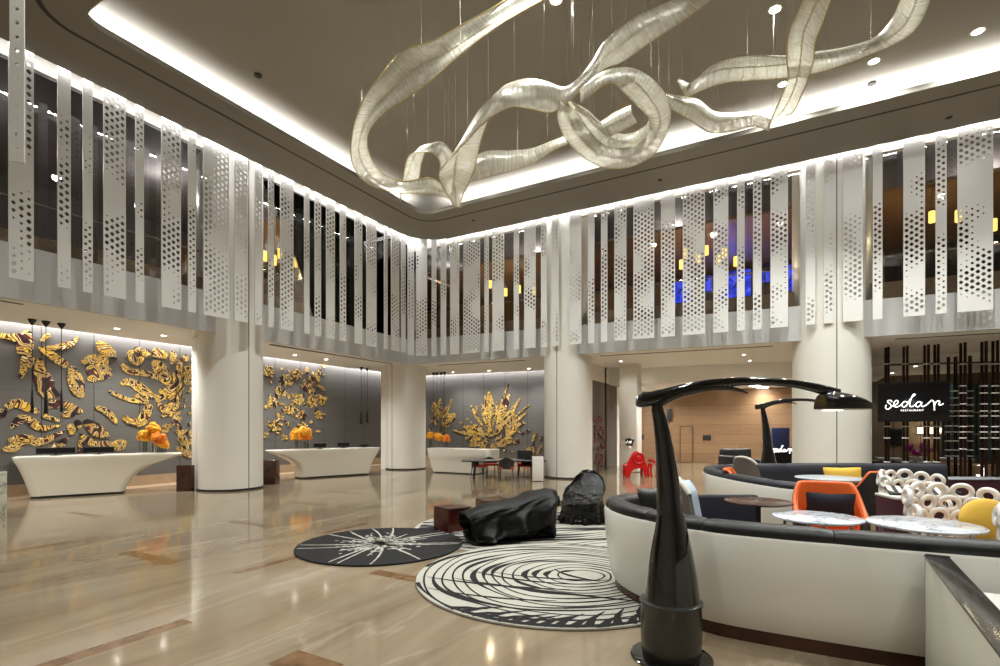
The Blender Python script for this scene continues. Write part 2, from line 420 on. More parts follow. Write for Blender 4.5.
# ================================================================== room shell
XL, YF = -13.4, 17.09          # edge of the ceiling border along the two galleries
XS, YS = -13.52, 17.2          # plane of the hanging slats
XG, YG = -14.6, 17.6           # gallery front
YC = 18.25                     # far row of columns
XW, YW = -18.3, 22.5           # back walls behind the desks
zsL = lambda Y: 4.66-.0035*(Y-4)
zsR = lambda X: 4.60-.012*(X+14.6)
fl = struct('floor', MB().box(-20, -8, -.2, 14, 32, 0), M['floor'], 'polished beige marble lobby floor')
ib = MB()
def inlay(x0, y0, x1, y1, w_):
    p, q = onz(x0, y0), onz(x1, y1); c = (p+q)/2; d = q-p
    L_ = d.length
    if abs(d.y) > abs(d.x): ib.box(c.x-w_/2, c.y-L_/2, -.01, c.x+w_/2, c.y+L_/2, .0015)
    else: ib.box(c.x-L_/2, c.y-w_/2, -.01, c.x+L_/2, c.y+w_/2, .0015)
for a in [(10,672.5,193,623,.17),(128,552,173,563.5,.22),(234,573,302,556,.15),(374,571.5,418,580,.2),(0,552.5,90,540,.09),
          (69,512,102,517,.2),(132,521,196,514,.12),(230,521,271,526.5,.2),(216,502,262,497.5,.1),(320,532.5,369,524,.13),
          (296,502,327,506,.18),(326,490.5,361,494,.18),(394,494,425,490.5,.12),(283,657,330,672,.3),(240,543,262,539,.1)]:
    inlay(*a)
inl = ib.build('floor_inlay', M['inlay'], fl, smooth=False); inl['label'] = 'brown stone inlay strips'

def rrect(x0, y0, x1, y1, r, z, n=8):
    o = []
    for k, (cx, cy_) in enumerate(((x1-r, y1-r), (x0+r, y1-r), (x0+r, y0+r), (x1-r, y0+r))):
        for j in range(n+1):
            t = (k+j/n)*PI/2; o.append(Vector((cx+r*math.cos(t), cy_+r*math.sin(t), z)))
    return o
b = MB()
ins = [(0, 9.45), (0, 9.62)]
outer = lambda z: rrect(XL, -5, 12.5, YF, 1.5, z)
inner = lambda z, e=0: rrect(-11.52-e, 4.5-e, 9.5+e, 14.78+e, .42+e, z)
b.loft([outer(9.45), inner(9.45), inner(9.49), inner(9.49, .02), inner(9.6, .05), outer(9.6)], cap=False, loop=True)
struct('ceiling_border', b, M['border'], 'dropped ceiling border around the lit recess')
g = MB(); g.loft([rrect(-12.08, 3.75, 10.2, 15.45, .9, 9.4485), rrect(-12.0, 3.83, 10.12, 15.37, .85, 9.4485)], cap=False)
g.loft([rrect(-12.08, 3.75, 10.2, 15.45, .9, 9.447), rrect(-12.0, 3.83, 10.12, 15.37, .85, 9.447)], cap=False)
struct('trim_1', g, M['slot'], 'thin painted shadow groove in the ceiling border', smooth=False)  # flat dark strip, the shade of a groove put into its colour
struct('ceiling', MB().box(-12.6, 3.3, 10.15, 10.6, 16.1, 10.3), M['ceil'], 'recessed upper ceiling')
b = MB(); b.loft([rrect(-12.6, 3.3, 10.6, 16.0, .9, 9.6), rrect(-12.6, 3.3, 10.6, 16.0, .9, 10.2)], cap=False)
struct('ceiling_recess_side', b, M['ceil'], smooth=False)
struct('ceiling_slab', MB().box(-24, -9, 10.3, 15, 33, 10.5), M['ceil'])
# header above the gallery glass, washed by the concealed strip
struct('wall_header_left', MB().box(XG-.15, -6, 9.8, XG, YG+.1, 10.3), M['white'])
struct('wall_header_end', MB().box(XG, YG, 9.45, 14, YG+.15, 10.3), M['white'])
# galleries: front panels with level tops, parapet, glass, floor, back walls
ftL = lambda Y: 5.83-.0125*(Y-5)
ftR = lambda X: 5.66-.0145*(X+14.6)
def vwall(pts_lo, pts_hi, th):   # vertical sheet through paired low and high points, thickened along th
    m_ = MB(); th = Vector(th)
    rings = [[Vector(a), Vector(c), Vector(c)+th, Vector(a)+th] for a, c in zip(pts_lo, pts_hi)]
    m_.loft(rings, cap=True); return m_
Y0 = -6
struct('wall_gallery_front_left', vwall([(XG,Y0,zsL(Y0)),(XG,YG,zsL(YG)-.03)], [(XG,Y0,ftL(Y0)),(XG,YG,ftL(YG))], (-.12,0,0)), M['fascia'], 'glossy pale grey gallery front along the desks', smooth=False)
struct('wall_gallery_front_end', vwall([(XG-.12,YG,zsR(XG)),(14,YG,zsR(14))], [(XG-.12,YG,ftR(XG)),(14,YG,ftR(14))], (0,.12,0)), M['fascia'], 'glossy pale grey gallery front over the lounge', smooth=False)
struct('wall_parapet_left', MB().box(XG-.45, Y0, 5.2, XG-.3, YG+.3, 6.2), M['brown'])
struct('wall_parapet_end', vwall([(XG-.4,YG+.3,5.2),(14,YG+.3,5.2)], [(XG-.4,YG+.3,6.12),(14,YG+.3,5.80)], (0,.15,0)), M['brown'])
struct('window_1', MB().box(XG-.06, Y0, 5.4, XG-.045, YG, 9.85), M['pane'], 'tall clear gallery glazing along the desks', smooth=False)
struct('window_2', MB().box(XG, YG+.045, 5.2, 14, YG+.06, 9.6), M['pane'], 'tall clear gallery glazing over the lounge', smooth=False)
struct('floor_gallery_left', MB().box(-24, -8, 4.95, XG-.13, 24, 5.15), M['brown'])
struct('floor_gallery_end', MB().box(XG-.13, YG+.13, 4.95, 14, 30, 5.15), M['brown'])
struct('ceiling_gallery_left', MB().box(-24, -8, 9.95, XG-.16, 24, 10.1), M['dceil'])
struct('ceiling_gallery_end', MB().box(XG-.16, YG+.16, 9.75, 14, 30, 9.9), M['dceil'])
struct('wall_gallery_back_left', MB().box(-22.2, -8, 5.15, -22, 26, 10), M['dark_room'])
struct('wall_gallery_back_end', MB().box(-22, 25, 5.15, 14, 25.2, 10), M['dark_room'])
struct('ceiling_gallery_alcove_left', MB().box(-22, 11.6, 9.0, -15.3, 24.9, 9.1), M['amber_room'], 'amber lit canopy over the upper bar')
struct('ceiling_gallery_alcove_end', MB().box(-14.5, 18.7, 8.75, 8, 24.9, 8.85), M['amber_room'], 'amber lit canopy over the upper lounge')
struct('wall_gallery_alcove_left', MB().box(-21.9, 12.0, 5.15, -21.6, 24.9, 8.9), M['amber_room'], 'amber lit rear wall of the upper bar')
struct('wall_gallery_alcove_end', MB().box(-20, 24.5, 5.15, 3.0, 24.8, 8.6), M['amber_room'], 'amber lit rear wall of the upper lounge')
# handrails in the galleries
for nm, lb, a_, b_ in (('handrail', 'slim metal handrail behind the glass over the reception desks', (XG-.6, -4, 7.05), (XG-.6, 17, 7.05)),
                       ('handrail', 'slim metal handrail behind the glass over the lounge', (-14, YG+.6, 6.95), (8, YG+.6, 6.65))):
    t = thing(nm, lb, 'railing', a_)
    A, B_ = Vector((0,0,0)), Vector(b_)-Vector(a_)
    MB().cyl(A, B_, .03, 8).build('rail', M['steel'], t)
    for k in range(1, 10):
        p = A.lerp(B_, k/10); MB().box(p.x-.02, p.y-.02, -1.8, p.x+.02, p.y+.02, p.z).build('post', M['darkframe'], t, smooth=False)
# soffits under the galleries
def soffit(name, x0, y0, x1, y1, zf, lab=None):
    rings = []
    n = 12
    for k in range(n+1):
        if abs(x1-x0) > abs(y1-y0) and zf is zsR: x = lerp(x0, x1, k/n); rings.append([Vector((x,y0,zf(x))), Vector((x,y1,zf(x))), Vector((x,y1,zf(x)+.2)), Vector((x,y0,zf(x)+.2))])
        else: y = lerp(y0, y1, k/n); rings.append([Vector((x0,y,zf(y))), Vector((x1,y,zf(y))), Vector((x1,y,zf(y)+.2)), Vector((x0,y,zf(y)+.2))])
    struct(name, MB().loft(rings), M['soffit'], lab, smooth=False)
soffit('ceiling_bay_left', -17.98, -6, XG-.02, 17.7, zsL, 'pale soffit over the reception desks')
soffit('ceiling_bay_end', -17.98, 17.7, -6.6, 22.2, zsR, 'pale soffit over the far reception desk')
soffit('ceiling_corridor_front', -6.6, 17.7, 14, 23.2, zsR, 'pale soffit at the corridor mouth')
struct('ceiling_corridor', MB().box(-7.6, 23.2, 3.8, 3, 29, 4.0), M['soffit'], 'lower corridor ceiling')
struct('wall_bulkhead', MB().box(-7.6, 23.1, 3.8, 3, 23.25, 4.75), M['soffit'])
struct('ceiling_cove_lid', MB().box(-18.6, -6, 5.05, -17.7, 23, 5.12).box(-18.6, 21.9, 5.05, -6.6, 23, 5.12), M['soffit'])
# slot diffusers and shadow lines in the soffits
sl = MB()
for a_, b_ in ((-2, 7.7), (11.2, 17.2)): sl.box(XG-.62, a_, zsL(a_)-.004-.02, XG-.48, b_, zsL(b_)-.004+.04)
struct('trim_2', sl, M['slot'], 'dark linear air slot in the soffit over the desks', smooth=False)
sl = MB()
for a_, b_ in ((-13.6, -9.3), (-6.2, -.6), (2.5, 9)):
    sl.loft([[Vector((x, YG+.74, zsR(x)-.006)), Vector((x, YG+.88, zsR(x)-.006)), Vector((x, YG+.88, zsR(x)+.02)), Vector((x, YG+.74, zsR(x)+.02))] for x in (a_, b_)])
struct('trim_3', sl, M['slot'], 'dark linear air slot in the soffit facing the lounge', smooth=False)
# back walls of the desk bays and their skirtings
struct('wall_left', MB().box(XW-.2, -6, .32, XW, YW, 5.1), M['panelL'], 'grey panelled wall behind the reception desks')
struct('wall_end', MB().box(XW, YW, .32, -7.38, YW+.2, 5.1), M['panelR'], 'grey panelled wall behind the far desk')
struct('baseboard_left', MB().box(XW-.2, -6, 0, XW+.03, YW, .32), M['plinth'])
struct('baseboard_end', MB().box(XW, YW-.03, 0, -7.38, YW+.2, .32), M['plinth'])
struct('floor_border', MB().box(XW+.03, -6, 0, XW+.75, YW, .004), M['plinth'])  # lighter strip: cove light reflected in the floor, put into the colour
# corridor beyond the lounge
struct('wall_corridor_side', MB().box(-7.58, 20.4, 0, -7.38, 24.3, 3.85), M['dpanel'], 'dark grey panelled side wall of the corridor')
struct('wall_corridor_side_top', MB().box(-7.58, 19.9, 3.85, -7.38, 29, 4.85).box(-7.58, 24.3, 0, -7.38, 29, 3.85), M['soffit'])
struct('wall_corridor_back', MB().box(-10, 28.6, 0, 4, 28.8, 4.2), M['woodwall'], 'oak boarded wall at the end of the corridor')
struct('wall_corridor_left', MB().box(-10, 24.3, 0, -7.42, 24.5, 4.2), M['soffit'])
pc = onz(629, 472.4)
pl = MB().rbox(pc.x-.42, pc.y, 0, pc.x+.36, pc.y+.7, 4.6, .06)
struct('pillar', pl, M['column'], 'square white pillar at the corridor mouth')
M['door_frame'] = mat('dark_oak_frame', hexc(92,70,50), .5)
# door outline and plates on the oak wall
dA, dB = onY(681, 426, 28.6), onY(692, 463, 28.6)
db = MB().box(dA.x, 28.55, .02, dB.x, 28.62, dA.z-.06)
d1 = struct('door_1', db, M['woodwall'], 'flush oak door in the oak wall', smooth=False)
fr = MB().box(dA.x-.05, 28.54, 0, dA.x, 28.62, dA.z).box(dB.x, 28.54, 0, dB.x+.05, 28.62, dA.z).box(dA.x-.05, 28.54, dA.z-.05, dB.x+.05, 28.62, dA.z)
fr.build('door_frame', M['door_frame'], d1, smooth=False)
def plate(x0, y0, x1, y1, Y, lab, cat, name, m_=None):
    a_, b_ = onY(x0, y0, Y), onY(x1, y1, Y)
    t = tag(MB().rbox(a_.x, Y-.05, b_.z, b_.x, Y, a_.z, .01, rz=.01).build(name, m_ or M['darkframe']), lab, cat); return t
plate(703, 435, 711, 440, 28.6, 'small dark plaque on the oak corridor wall right of the flush door', 'plaque', 'wall_plaque')
plate(641, 434.5, 644, 439.5, 28.6, 'tiny dark plate on the oak wall beside the white pillar', 'plate', 'wall_plate')
plate(667, 409, 671.5, 421, 28.5, 'slim dark hanging sign on the oak wall behind the big lamp', 'sign', 'wall_sign')
# enclosing walls beyond the frame
struct('wall_right', MB().box(14, -8, 0, 14.2, 32, 10.3), M['white'])
struct('wall_near', MB().box(-24, -8.2, 0, 14, -8, 10.3), M['white'])
struct('wall_near_left', MB().box(-20.2, -8, 0, -20, 24, 5), M['white'])
# columns
cols = [('reception', -15.08, 9.76, .91), ('corner', -15.28, YC, .9), ('centre', -7.42, YC, .9), ('restaurant', .93, YC, 1.0)]
for nm, x, y, r in cols:
    b = MB(); b.lathe([(r, .06), (r, 10.2)], (x, y, 0), 64)
    cobj = struct('column', b, M['column'], {'reception':'round cream column between the two nearer reception desks','corner':'round cream column at the corner beyond the second desk','centre':'round cream column beside the dining table','restaurant':'round cream column left of the restaurant screen'}[nm])
    s_ = MB(); s_.lathe([(r+.012, 0), (r+.012, .055), (r-.03, .06)], (x, y, 0), 64)
    k_ = s_.build('base', M['black'], cobj)
    sx = {'reception': 248.8, 'corner': 392, 'centre': 556.8, 'restaurant': 836.8}[nm]
    # joint: the point of the column surface that the pixel column sees
    rr = ray(sx, HOR); dx, dy = rr.x, rr.y; A_ = dx*dx+dy*dy; B2 = -2*(dx*x+dy*y); C_ = x*x+y*y-r*r
    t_ = (-B2-math.sqrt(max(0, B2*B2-4*A_*C_)))/(2*A_); an = math.atan2(dy*t_-y, dx*t_-x)
    j = MB()
    for q in (0, 2*PI/3, 4*PI/3):
        px, py = x+(r+.001)*math.cos(an+q), y+(r+.001)*math.sin(an+q)
        Mx = Matrix.Translation((px, py, 0)) @ Matrix.Rotation(an+q, 4, 'Z')
        j.box(-.01, -.011, .06, .002, .011, 10.2, Mx)
    j.build('joint', M['seam'], cobj, smooth=False)
for x, y, lb in ((-15.9, 9.76, 'white jamb behind the first column'), (-16.1, YC, 'white jamb behind the corner column')):
    struct('trim_4' if y < 12 else 'trim_5', MB().box(x-.0, y-.72, 0, x+.4, y+.72, 4.6), M['column'], lb, smooth=False)

# ================================================================== lights of the place and added fill
WARM = (1, 1.02, .975); COOL = (1, .985, 1)
# concealed strips round the ceiling recess (they shine up onto the recessed ceiling)
tl = math.radians(25)
area('cove_left', (-12.15, 9.6, 9.66), .12, 10.2, 210*KC, (0, PI-tl, 0), COOL)
area('cove_far', (-1, 15.4, 9.66), 20, .12, 430*KC, (PI-tl, 0, 0), COOL)
area('cove_near', (-1, 3.9, 9.66), 20, .12, 280*KC, (PI+tl, 0, 0), COOL)
# concealed strip above the slats
area('slat_strip_left', (-14.05, 6.5, 10.22), .5, 21, 200*KC, (0, 0, 0), COOL)
area('slat_strip_far', (-3.0, 17.35, 10.22), 23, .3, 200*KC, (0, 0, 0), COOL)
area('slat_edge_left', (-13.445, 6.5, 9.595), .04, 21, 150*KC, (0, math.radians(32), 0), COOL)
area('slat_edge_far', (-1.5, 17.135, 9.595), 22, .04, 150*KC, (math.radians(32), 0, 0), COOL)
# wall washers in the desk bays
area('washer_left', (-18.1, 8, 4.91), .1, 28, 650*KC, (0, math.radians(18), 0), COOL)
area('washer_end', (-13.0, 22.32, 4.91), 10.4, .1, 260*KC, (math.radians(18), 0, 0), COOL)

def downlight(loc, power, lab, r=.09, ang=95, group=None, c=WARM, blend=.7, lens=None):
    t = thing('ceiling_downlight', lab, 'downlight', loc, 0, group)
    MB().lathe([(r*1.35, 0), (r*1.3, -.012), (r*1.02, -.014), (r, .0)], (0,0,0), 20, cap=False).build('ring', M['white'], t)
    MB().lathe([(r, -.004), (.001, -.006)], (0,0,0), 20, cap=False).build('lens', lens or M['e_down'], t)
    if power: spot('downlight_beam', (loc[0], loc[1], loc[2]-.05), power, ang, blend, c, .1, (loc[0], loc[1], 0))
    return t
for q, lb in [((775,9),'bright recessed spotlight left of the crystal ribbon crossing'),((978,31),'bright recessed spotlight nearest the upper right corner'),
              ((874,61),'bright recessed spotlight below the long crystal ribbon'),((783,84),'bright recessed spotlight just beside the crystal ribbon crossing'),((556,0),'bright recessed spotlight at the top edge above the ring of ribbon')]:
    downlight(tuple(onz(*q, 10.149)), 1500*KD, lb, .1, 130)
for x, y in [(-8.5,6.2),(-8.5,9.6),(-8.5,13),(-4.4,6),(-4.2,12.8),(-.3,6.5),(3.2,6.5),(3.2,10.2),(6.5,8.5),(6.5,13.5)]:
    spot('downlight_beam', (x, y, 10.1), 1500*KD, 130, .7, WARM, .1, (x, y, 0))
# added spots without fixtures, aimed at the slats to brighten them
for y in (5.2, 7.6, 10, 12.4, 14.8): spot('slat_fill', (-8.2, y, 10.1), 560*KS, 62, .8, WARM, .12, (-13.5, y, 6.9))
for x in (-10.5, -8, -5.5, -3, -.5, 2, 4.5): spot('slat_fill', (x, 11.6, 10.1), 1500*KS, 62, .8, WARM, .12, (x, 17.2, 6.9))
for x, y in ((-17.5,4),(-17.5,9),(-17.5,14),(-15,21),(-10,21),(-4,21),(1,21),(5,21)): point('gallery_fill', (x, y, 9.4), 45*KA, (1,.93,.85), .15)  # added unseen points that lighten the gallery interiors
for x, y in [(-3,-1),(-6,2.5),(0,2),(3,1),(6,3),(-10,1),(-9,-3),(2,-3.5)]:  # added unseen spots to light the near booth and foreground floor
    spot('downlight_beam', (x, y, 9.4), 1000*KD, 125, .7, WARM, .1, (x, y, 0))
for i, (x, y, lb) in enumerate([(117,332,'small downlight in the soffit over the first desk, left of its pair'),(163.5,339,'small downlight in the soffit over the first desk, right of its pair'),
     (295,359,'small downlight in the soffit over the second desk, left of its pair'),(326,363,'small downlight in the soffit over the second desk, right of its pair'),
     (453,374,'small downlight over the far desk, first from the corner column'),(489,372,'small downlight over the far desk, second from the corner column'),
     (529,370,'small downlight over the far bay beside the centre column')]):
    p = onX(x, y, -16.5) if x < 400 else onY(x, y, 21.2)
    z = zsL(p.y) if x < 400 else zsR(p.x)
    downlight((p.x, p.y, z-.002), 800*KD, lb, .07, 140)
for x, y in ((-16.4, 3.5), (-16.6, 11.5)): spot('downlight_beam', (x, y, 4.5), 800*KD, 140, .7, WARM, .08, (x, y, 0))
for x, y, z, lb, r, pw in [(621,362,None,'small downlight over the corridor mouth nearer the gallery front',.06,60),(634,366.5,None,'small downlight over the corridor mouth above the white pillar',.06,60),
     (631.5,383.5,None,'small downlight beside the top of the white pillar',.07,40),(744,354,None,'small downlight over the corridor mouth, nearest the restaurant column',.06,60),(750,360,None,'small downlight over the corridor mouth behind another',.06,60),
     (695,382.5,3.79,'wide glowing corridor downlight nearer the lobby',.26,160),(755,386,3.79,'wide glowing corridor downlight above the long lamp arm',.26,160),(766,391.5,3.79,'wide glowing corridor downlight farthest along the corridor',.26,160),(724,398.5,None,'small downlight close to the top of the oak wall',.06,0)]:
    if z is None:
        if y > 395: p = Vector(onY(x, y, 28.2)); p.z = 3.79
        else:
            p = onz(x, y, 4.46); p.z = zsR(p.x)-.003
            if p.y > 23: p.y = 22.9
    else:
        p = onz(x, y, z)
        if p.y > 28: p.y = 28.1
    downlight(tuple(p), 2*pw*KD, lb, r, 140)
for x, y in ((-4,21),(-1,21),(-4,26),(0,26),(-6.5,26.5)): spot('downlight_beam', (x, y, 3.75), 800*KD, 155, .7, WARM, .1, (x, y, 0))
for k, (x, y, lb) in enumerate([(258,75,'small dark ceiling sensor beside the left lit recess edge'),(872,83,'small dark ceiling sensor on the recess ceiling at the right')]):
    p = onz(x, y, 10.149)
    tag(MB().lathe([(.09,0),(.09,-.03),(.04,-.06),(.001,-.06)], (0,0,0), 16).build('smoke_detector', M['slot'], loc=p), lb, 'sensor')
for k, (x, y, lb) in enumerate([(660,180,'small dark sprinkler plate in the ceiling border above the far slats'),(949,117.5,'small dark sprinkler plate in the ceiling border at the right'),(473.5,220.5,'small dark sprinkler plate in the ceiling border near the corner')]):
    p = onz(x, y, 9.449)
    tag(MB().lathe([(.07,0),(.07,-.012),(.03,-.03),(.001,-.03)], (0,0,0), 16).build('sprinkler', M['slot'], loc=p), lb, 'sprinkler')
# ================================================================== hanging perforated slats
ORD = ['zeroth','first','second','third','fourth','fifth','sixth','seventh','eighth','ninth','tenth','eleventh','twelfth','thirteenth','fourteenth','fifteenth','sixteenth','seventeenth','eighteenth','nineteenth','twentieth',
       'twenty-first','twenty-second','twenty-third','twenty-fourth','twenty-fifth','twenty-sixth','twenty-seventh','twenty-eighth','twenty-ninth','thirtieth','thirty-first','thirty-second','thirty-third','thirty-fourth','thirty-fifth','thirty-sixth','thirty-seventh']
def slat_mesh(wd, z0, z1, seed, dens, rows=None):
    rr = random.Random(seed); m = MB(); t = .012
    n = 1 if rows else max(2, round((wd-.03)/.108)); mg = .016; cw = (wd-2*mg)/n; ch = .152
    ph = [rr.uniform(0, 6.28) for _ in range(6)]; sl = rr.choice((-1, 1))
    def val(x, z):
        a = math.sin(1.9*z+2.6*sl*x+ph[0])+.8*math.sin(3.7*z-3.2*sl*x+ph[1])+.6*math.sin(.9*z+ph[2])+.35*math.sin(6.3*z+7*x*sl+ph[3])
        return a*.55+dens-.02
    def quad(x0, a, x1, b):
        m.add([(x0,-t,a),(x1,-t,a),(x1,-t,b),(x0,-t,b)], [(0,1,2,3)]); m.add([(x0,t,a),(x1,t,a),(x1,t,b),(x0,t,b)], [(3,2,1,0)])
    def holecell(x0, a, x1, b, r):
        cx, cz = (x0+x1)/2, (a+b)/2
        O = [(x1,cz),(x1,b),(cx,b),(x0,b),(x0,cz),(x0,a),(cx,a),(x1,a)]
        I = [(cx+r*math.cos(k*PI/4)*(1 if k%2==0 else .86), cz+1.12*r*math.sin(k*PI/4)*(1 if k%2==0 else .86)) for k in range(8)]
        vs = [(x,-t,z) for x,z in O]+[(x,-t,z) for x,z in I]+[(x,t,z) for x,z in O]+[(x,t,z) for x,z in I]
        fs = []
        for k in range(8):
            j = (k+1) % 8
            fs += [(k,j,8+j,8+k)[::-1], (16+k,16+j,24+j,24+k), (8+k,8+j,24+j,24+k)]
        m.add(vs, fs)
    hw = wd/2
    for x0, x1 in ((-hw, -hw+mg), (hw-mg, hw)): quad(x0, z0, x1, z1)
    for i in range(n):
        x0 = -hw+mg+i*cw; x1 = x0+cw
        z = z0+.07+(ch/2 if i % 2 else 0); quad(x0, z0, x1, z); run = None
        while z+ch < z1-.2:
            v = val((x0+x1)/2, z-z0); r = min(.047, cw*.44, .012+.055*v)
            if rows is not None: r = rows
            if v > .04 or rows is not None:
                if run is not None: quad(x0, run, x1, z); run = None
                holecell(x0, z, x1, z+ch, r)
            elif run is None: run = z
            z += ch
        quad(x0, run if run is not None else z, x1, z1)
    # rims
    for a, b in (((-hw,z0),(hw,z0)),((hw,z0),(hw,z1)),((hw,z1),(-hw,z1)),((-hw,z1),(-hw,z0))):
        m.add([(a[0],-t,a[1]),(a[0],t,a[1]),(b[0],t,b[1]),(b[0],-t,b[1])], [(0,1,2,3)])
    return m
left_px = [(8,34,.35),(57,71,.15),(82.3,92.9,-.05),(103,126,.35),(135,144,.05),(161,181,.45),(187.8,196,.0),(203,229,.55),(234,247.5,.25),(254.5,262,.2),
           (268,274,0),(280,293.5,.4),(304,309.5,-.1),(314.5,321,.3),(326,334.8,.35),(339.8,346,.3),(354.5,362.2,.25),(366.3,376.4,.5),(384,387.6,-.25),(391,399.3,.35),(400.8,405.6,.1)]
right_px = [(431.7,436.3,.0),(440.7,446.2,.1),(450.3,459.1,.15),(463.5,480,.45),(484.5,488.7,.1),(492.5,504,.25),(513.8,519,.1),(524.2,535.6,.1),(541,546.8,.35),(552,559,.05),
            (569.7,581.4,.3),(588,594.4,.05),(601,607.4,.45),(614.4,626.4,.6),(633.4,654.2,.5),(661,675,.45),(682.8,704.9,.65),(713.5,728.3,.6),(737,744.7,.4),(753,761.6,.3),(770.4,788,.5),
            (805.8,815.4,.35),(824,833.6,.3),(843,862.7,.15),(872.6,882.5,.1),(903.3,925,.3),(935.5,946.7,.3),(957.4,993,.4)]
def density_word(d): return 'densely' if d > .32 else ('partly' if d > .02 else 'sparsely')
GL = 'perforated slats along the reception gallery'; GR = 'perforated slats along the lounge gallery'
for i, (a, b, d) in enumerate(left_px):
    y0, y1 = onX(a, 300, XS).y, onX(b, 300, XS).y; wd = y1-y0-.012
    k = len(left_px)-i
    o = slat_mesh(wd, 0, 4.85, 100+i, d).build('hanging_slat', M['slat'], smooth=False, recalc=False)
    o.location = (XS, (y0+y1)/2, 4.85); o.rotation_euler = (0, 0, PI/2)
    tag(o, f"{'wide' if wd > .7 else 'narrow'} {density_word(d)} perforated white slat, {ORD[k]} before the corner over the reception desks", 'hanging slat', GL)
for i, (a, b, d) in enumerate(right_px):
    x0, x1 = onY(a, 300, YS).x, onY(b, 300, YS).x; wd = x1-x0
    o = slat_mesh(wd, 0, 4.9, 300+i, d).build('hanging_slat', M['slat'], smooth=False, recalc=False)
    o.location = ((x0+x1)/2, YS, 4.80)
    tag(o, f"{'wide' if wd > .55 else 'narrow'} {density_word(d)} perforated white slat, {ORD[i+1]} past the corner toward the restaurant", 'hanging slat', GR)
# two slats that follow the rounded corner
for (a, b, d, rz, lb) in ((407.8,413.7,.3,math.radians(62),'narrow perforated white slat just before the turn of the corner'),(415.9,427.3,.55,math.radians(22),'perforated white slat exactly on the turn of the corner')):
    c = ond((a+b)/2, 300, {407.8: 21.2, 415.9: 21.35}[a]); wd = (b-a)/F*21.2/math.cos(rz-TH)
    o = slat_mesh(wd, 0, 4.88, int(a), d).build('hanging_slat', M['slat'], smooth=False, recalc=False)
    o.location = (c.x, c.y, 4.82); o.rotation_euler = (0, 0, rz); tag(o, lb, 'hanging slat', 'perforated slats at the corner')
p = ond(17.3, 162, 5.65)
o = slat_mesh(.125, 0, 4.6, 77, .0, .022).build('hanging_slat', M['slat'], smooth=False, recalc=False)
o.location = (p.x, p.y, p.z); o.rotation_euler = (0, 0, math.radians(52)); tag(o, 'single narrow white slat hanging nearer than all others, with one row of holes', 'hanging slat')

# ================================================================== upper galleries: pendants and lit displays
def gallery_pendant(p, ztop, hgt, lab, grp, light=0):
    ztop = max(ztop, p[2]+hgt+.2)
    t = thing('pendant_lamp', lab, 'pendant lamp', p, 0, grp)
    MB().lathe([(.075,0),(.08,.01),(.08,hgt-.01),(.07,hgt)], (0,0,0), 14).build('shade', M['e_amber'], t)
    MB().lathe([(.05,hgt),(.05,hgt+.05),(.012,hgt+.07)], (0,0,0), 10).build('cap', M['darkframe'], t)
    MB().cyl((0,0,hgt+.06), (0,0,ztop-p[2]), .008, 5).build('cord', M['darkframe'], t)
    if light: point('pendant_glow', (p[0], p[1], p[2]-.1), light, (1,.80,.48), .1)
lp = [(264.7,257),(274.3,261),(280,254),(295.6,263),(301.6,269.7),(308,264.5),(322.7,271),(322.4,281),(335.7,279.6),(341,277)]
LW = ['first','second','third','fourth','fifth','sixth','seventh','eighth','ninth','last']
for i, (x, y) in enumerate(lp):
    p = onX(x, y+4, -15.75-.15*(i % 3)); gallery_pendant(tuple(p), 9.02, .34, f'amber glowing pendant above the second desk gallery, {LW[i]} going toward the corner', 'amber pendants over the reception gallery', 26*KA if i % 2 == 0 else 0)
rp = [(490,284,'amber pendant glowing alone past the corner, nearest the corner slats'),(505.5,292,'low amber pendant glowing second past the corner'),(519,289,'amber pendant glowing third past the corner'),(534,291,'faint amber pendant just before the centre column'),
      (681.5,265,'low amber pendant above the start of the blue displays'),(685.4,254,'amber pendant partly behind the wide slat above the blue displays'),(698,258,'amber pendant seen through the wide dense slat'),(706.2,251,'tall amber pendant between the two dense wide slats'),
      (718.7,261,'small amber pendant behind the second dense slat, lower one'),(724.4,253.6,'small amber pendant behind the second dense slat, upper one'),(736,262,'amber pendant at the edge before the two narrow slats'),
      (800,252,'gold pendant beside the restaurant column'),(932,218.5,'large amber pendant between two slats above the restaurant screen'),(958.4,217.7,'large amber pendant at the edge of the widest slat'),(993.5,226.8,'large amber pendant past the widest slat')]
for i, (x, y, lb) in enumerate(rp):
    p = onY(x, y+4, 19.3 if x < 900 else 18.9); gallery_pendant(tuple(p), 8.77, .32, lb, 'amber pendants over the lounge gallery', 26*KA if i % 2 == 0 else 0)
for x0, y0, x1, y1, lb in [(672,281,690,303,'blue glowing display lowest above the lounge gallery, first of the row'),(703,276,713,292,'small blue glowing display between the dense slats'),(722,272,752,297,'wide blue glowing display behind the narrow slats'),
                           (760,270,771,283,'small raised blue glowing display'),(783,265,802,291,'blue glowing display beside the restaurant column')]:
    a, b = onY(x0, y0, 23.6), onY(x1, y1, 23.6)
    t = thing('wall_display', lb, 'display', ((a.x+b.x)/2, 23.6, b.z), 0, 'blue displays in the upper lounge')
    wq, hq = (b.x-a.x)/2, a.z-b.z
    MB().rbox(-wq, -.05, 0, wq, .05, hq, .02, rz=.015).build('frame', M['darkframe'], t)
    MB().box(-wq+.04, -.07, .05, wq-.04, -.052, hq-.05).build('screen', M['e_blue'], t)
    # support down to the gallery floor
    MB().box(-.04, -.03, -(b.z-5.15), .04, .03, 0).build('post', M['darkframe'], t)
a, b = onY(752, 205, 24.3), onY(803, 262, 24.3)
struct('wall_blue_panel', MB().box(a.x, 24.35, b.z, b.x+.6, 24.45, a.z), M['bluescreen'], 'wall panel painted with blue light in the upper lounge')  # blue light on the wall is put into the panel colour
point('blue_glow', (onY(735, 282, 23.0)), 60*KA, (.1,.16,1), .3)

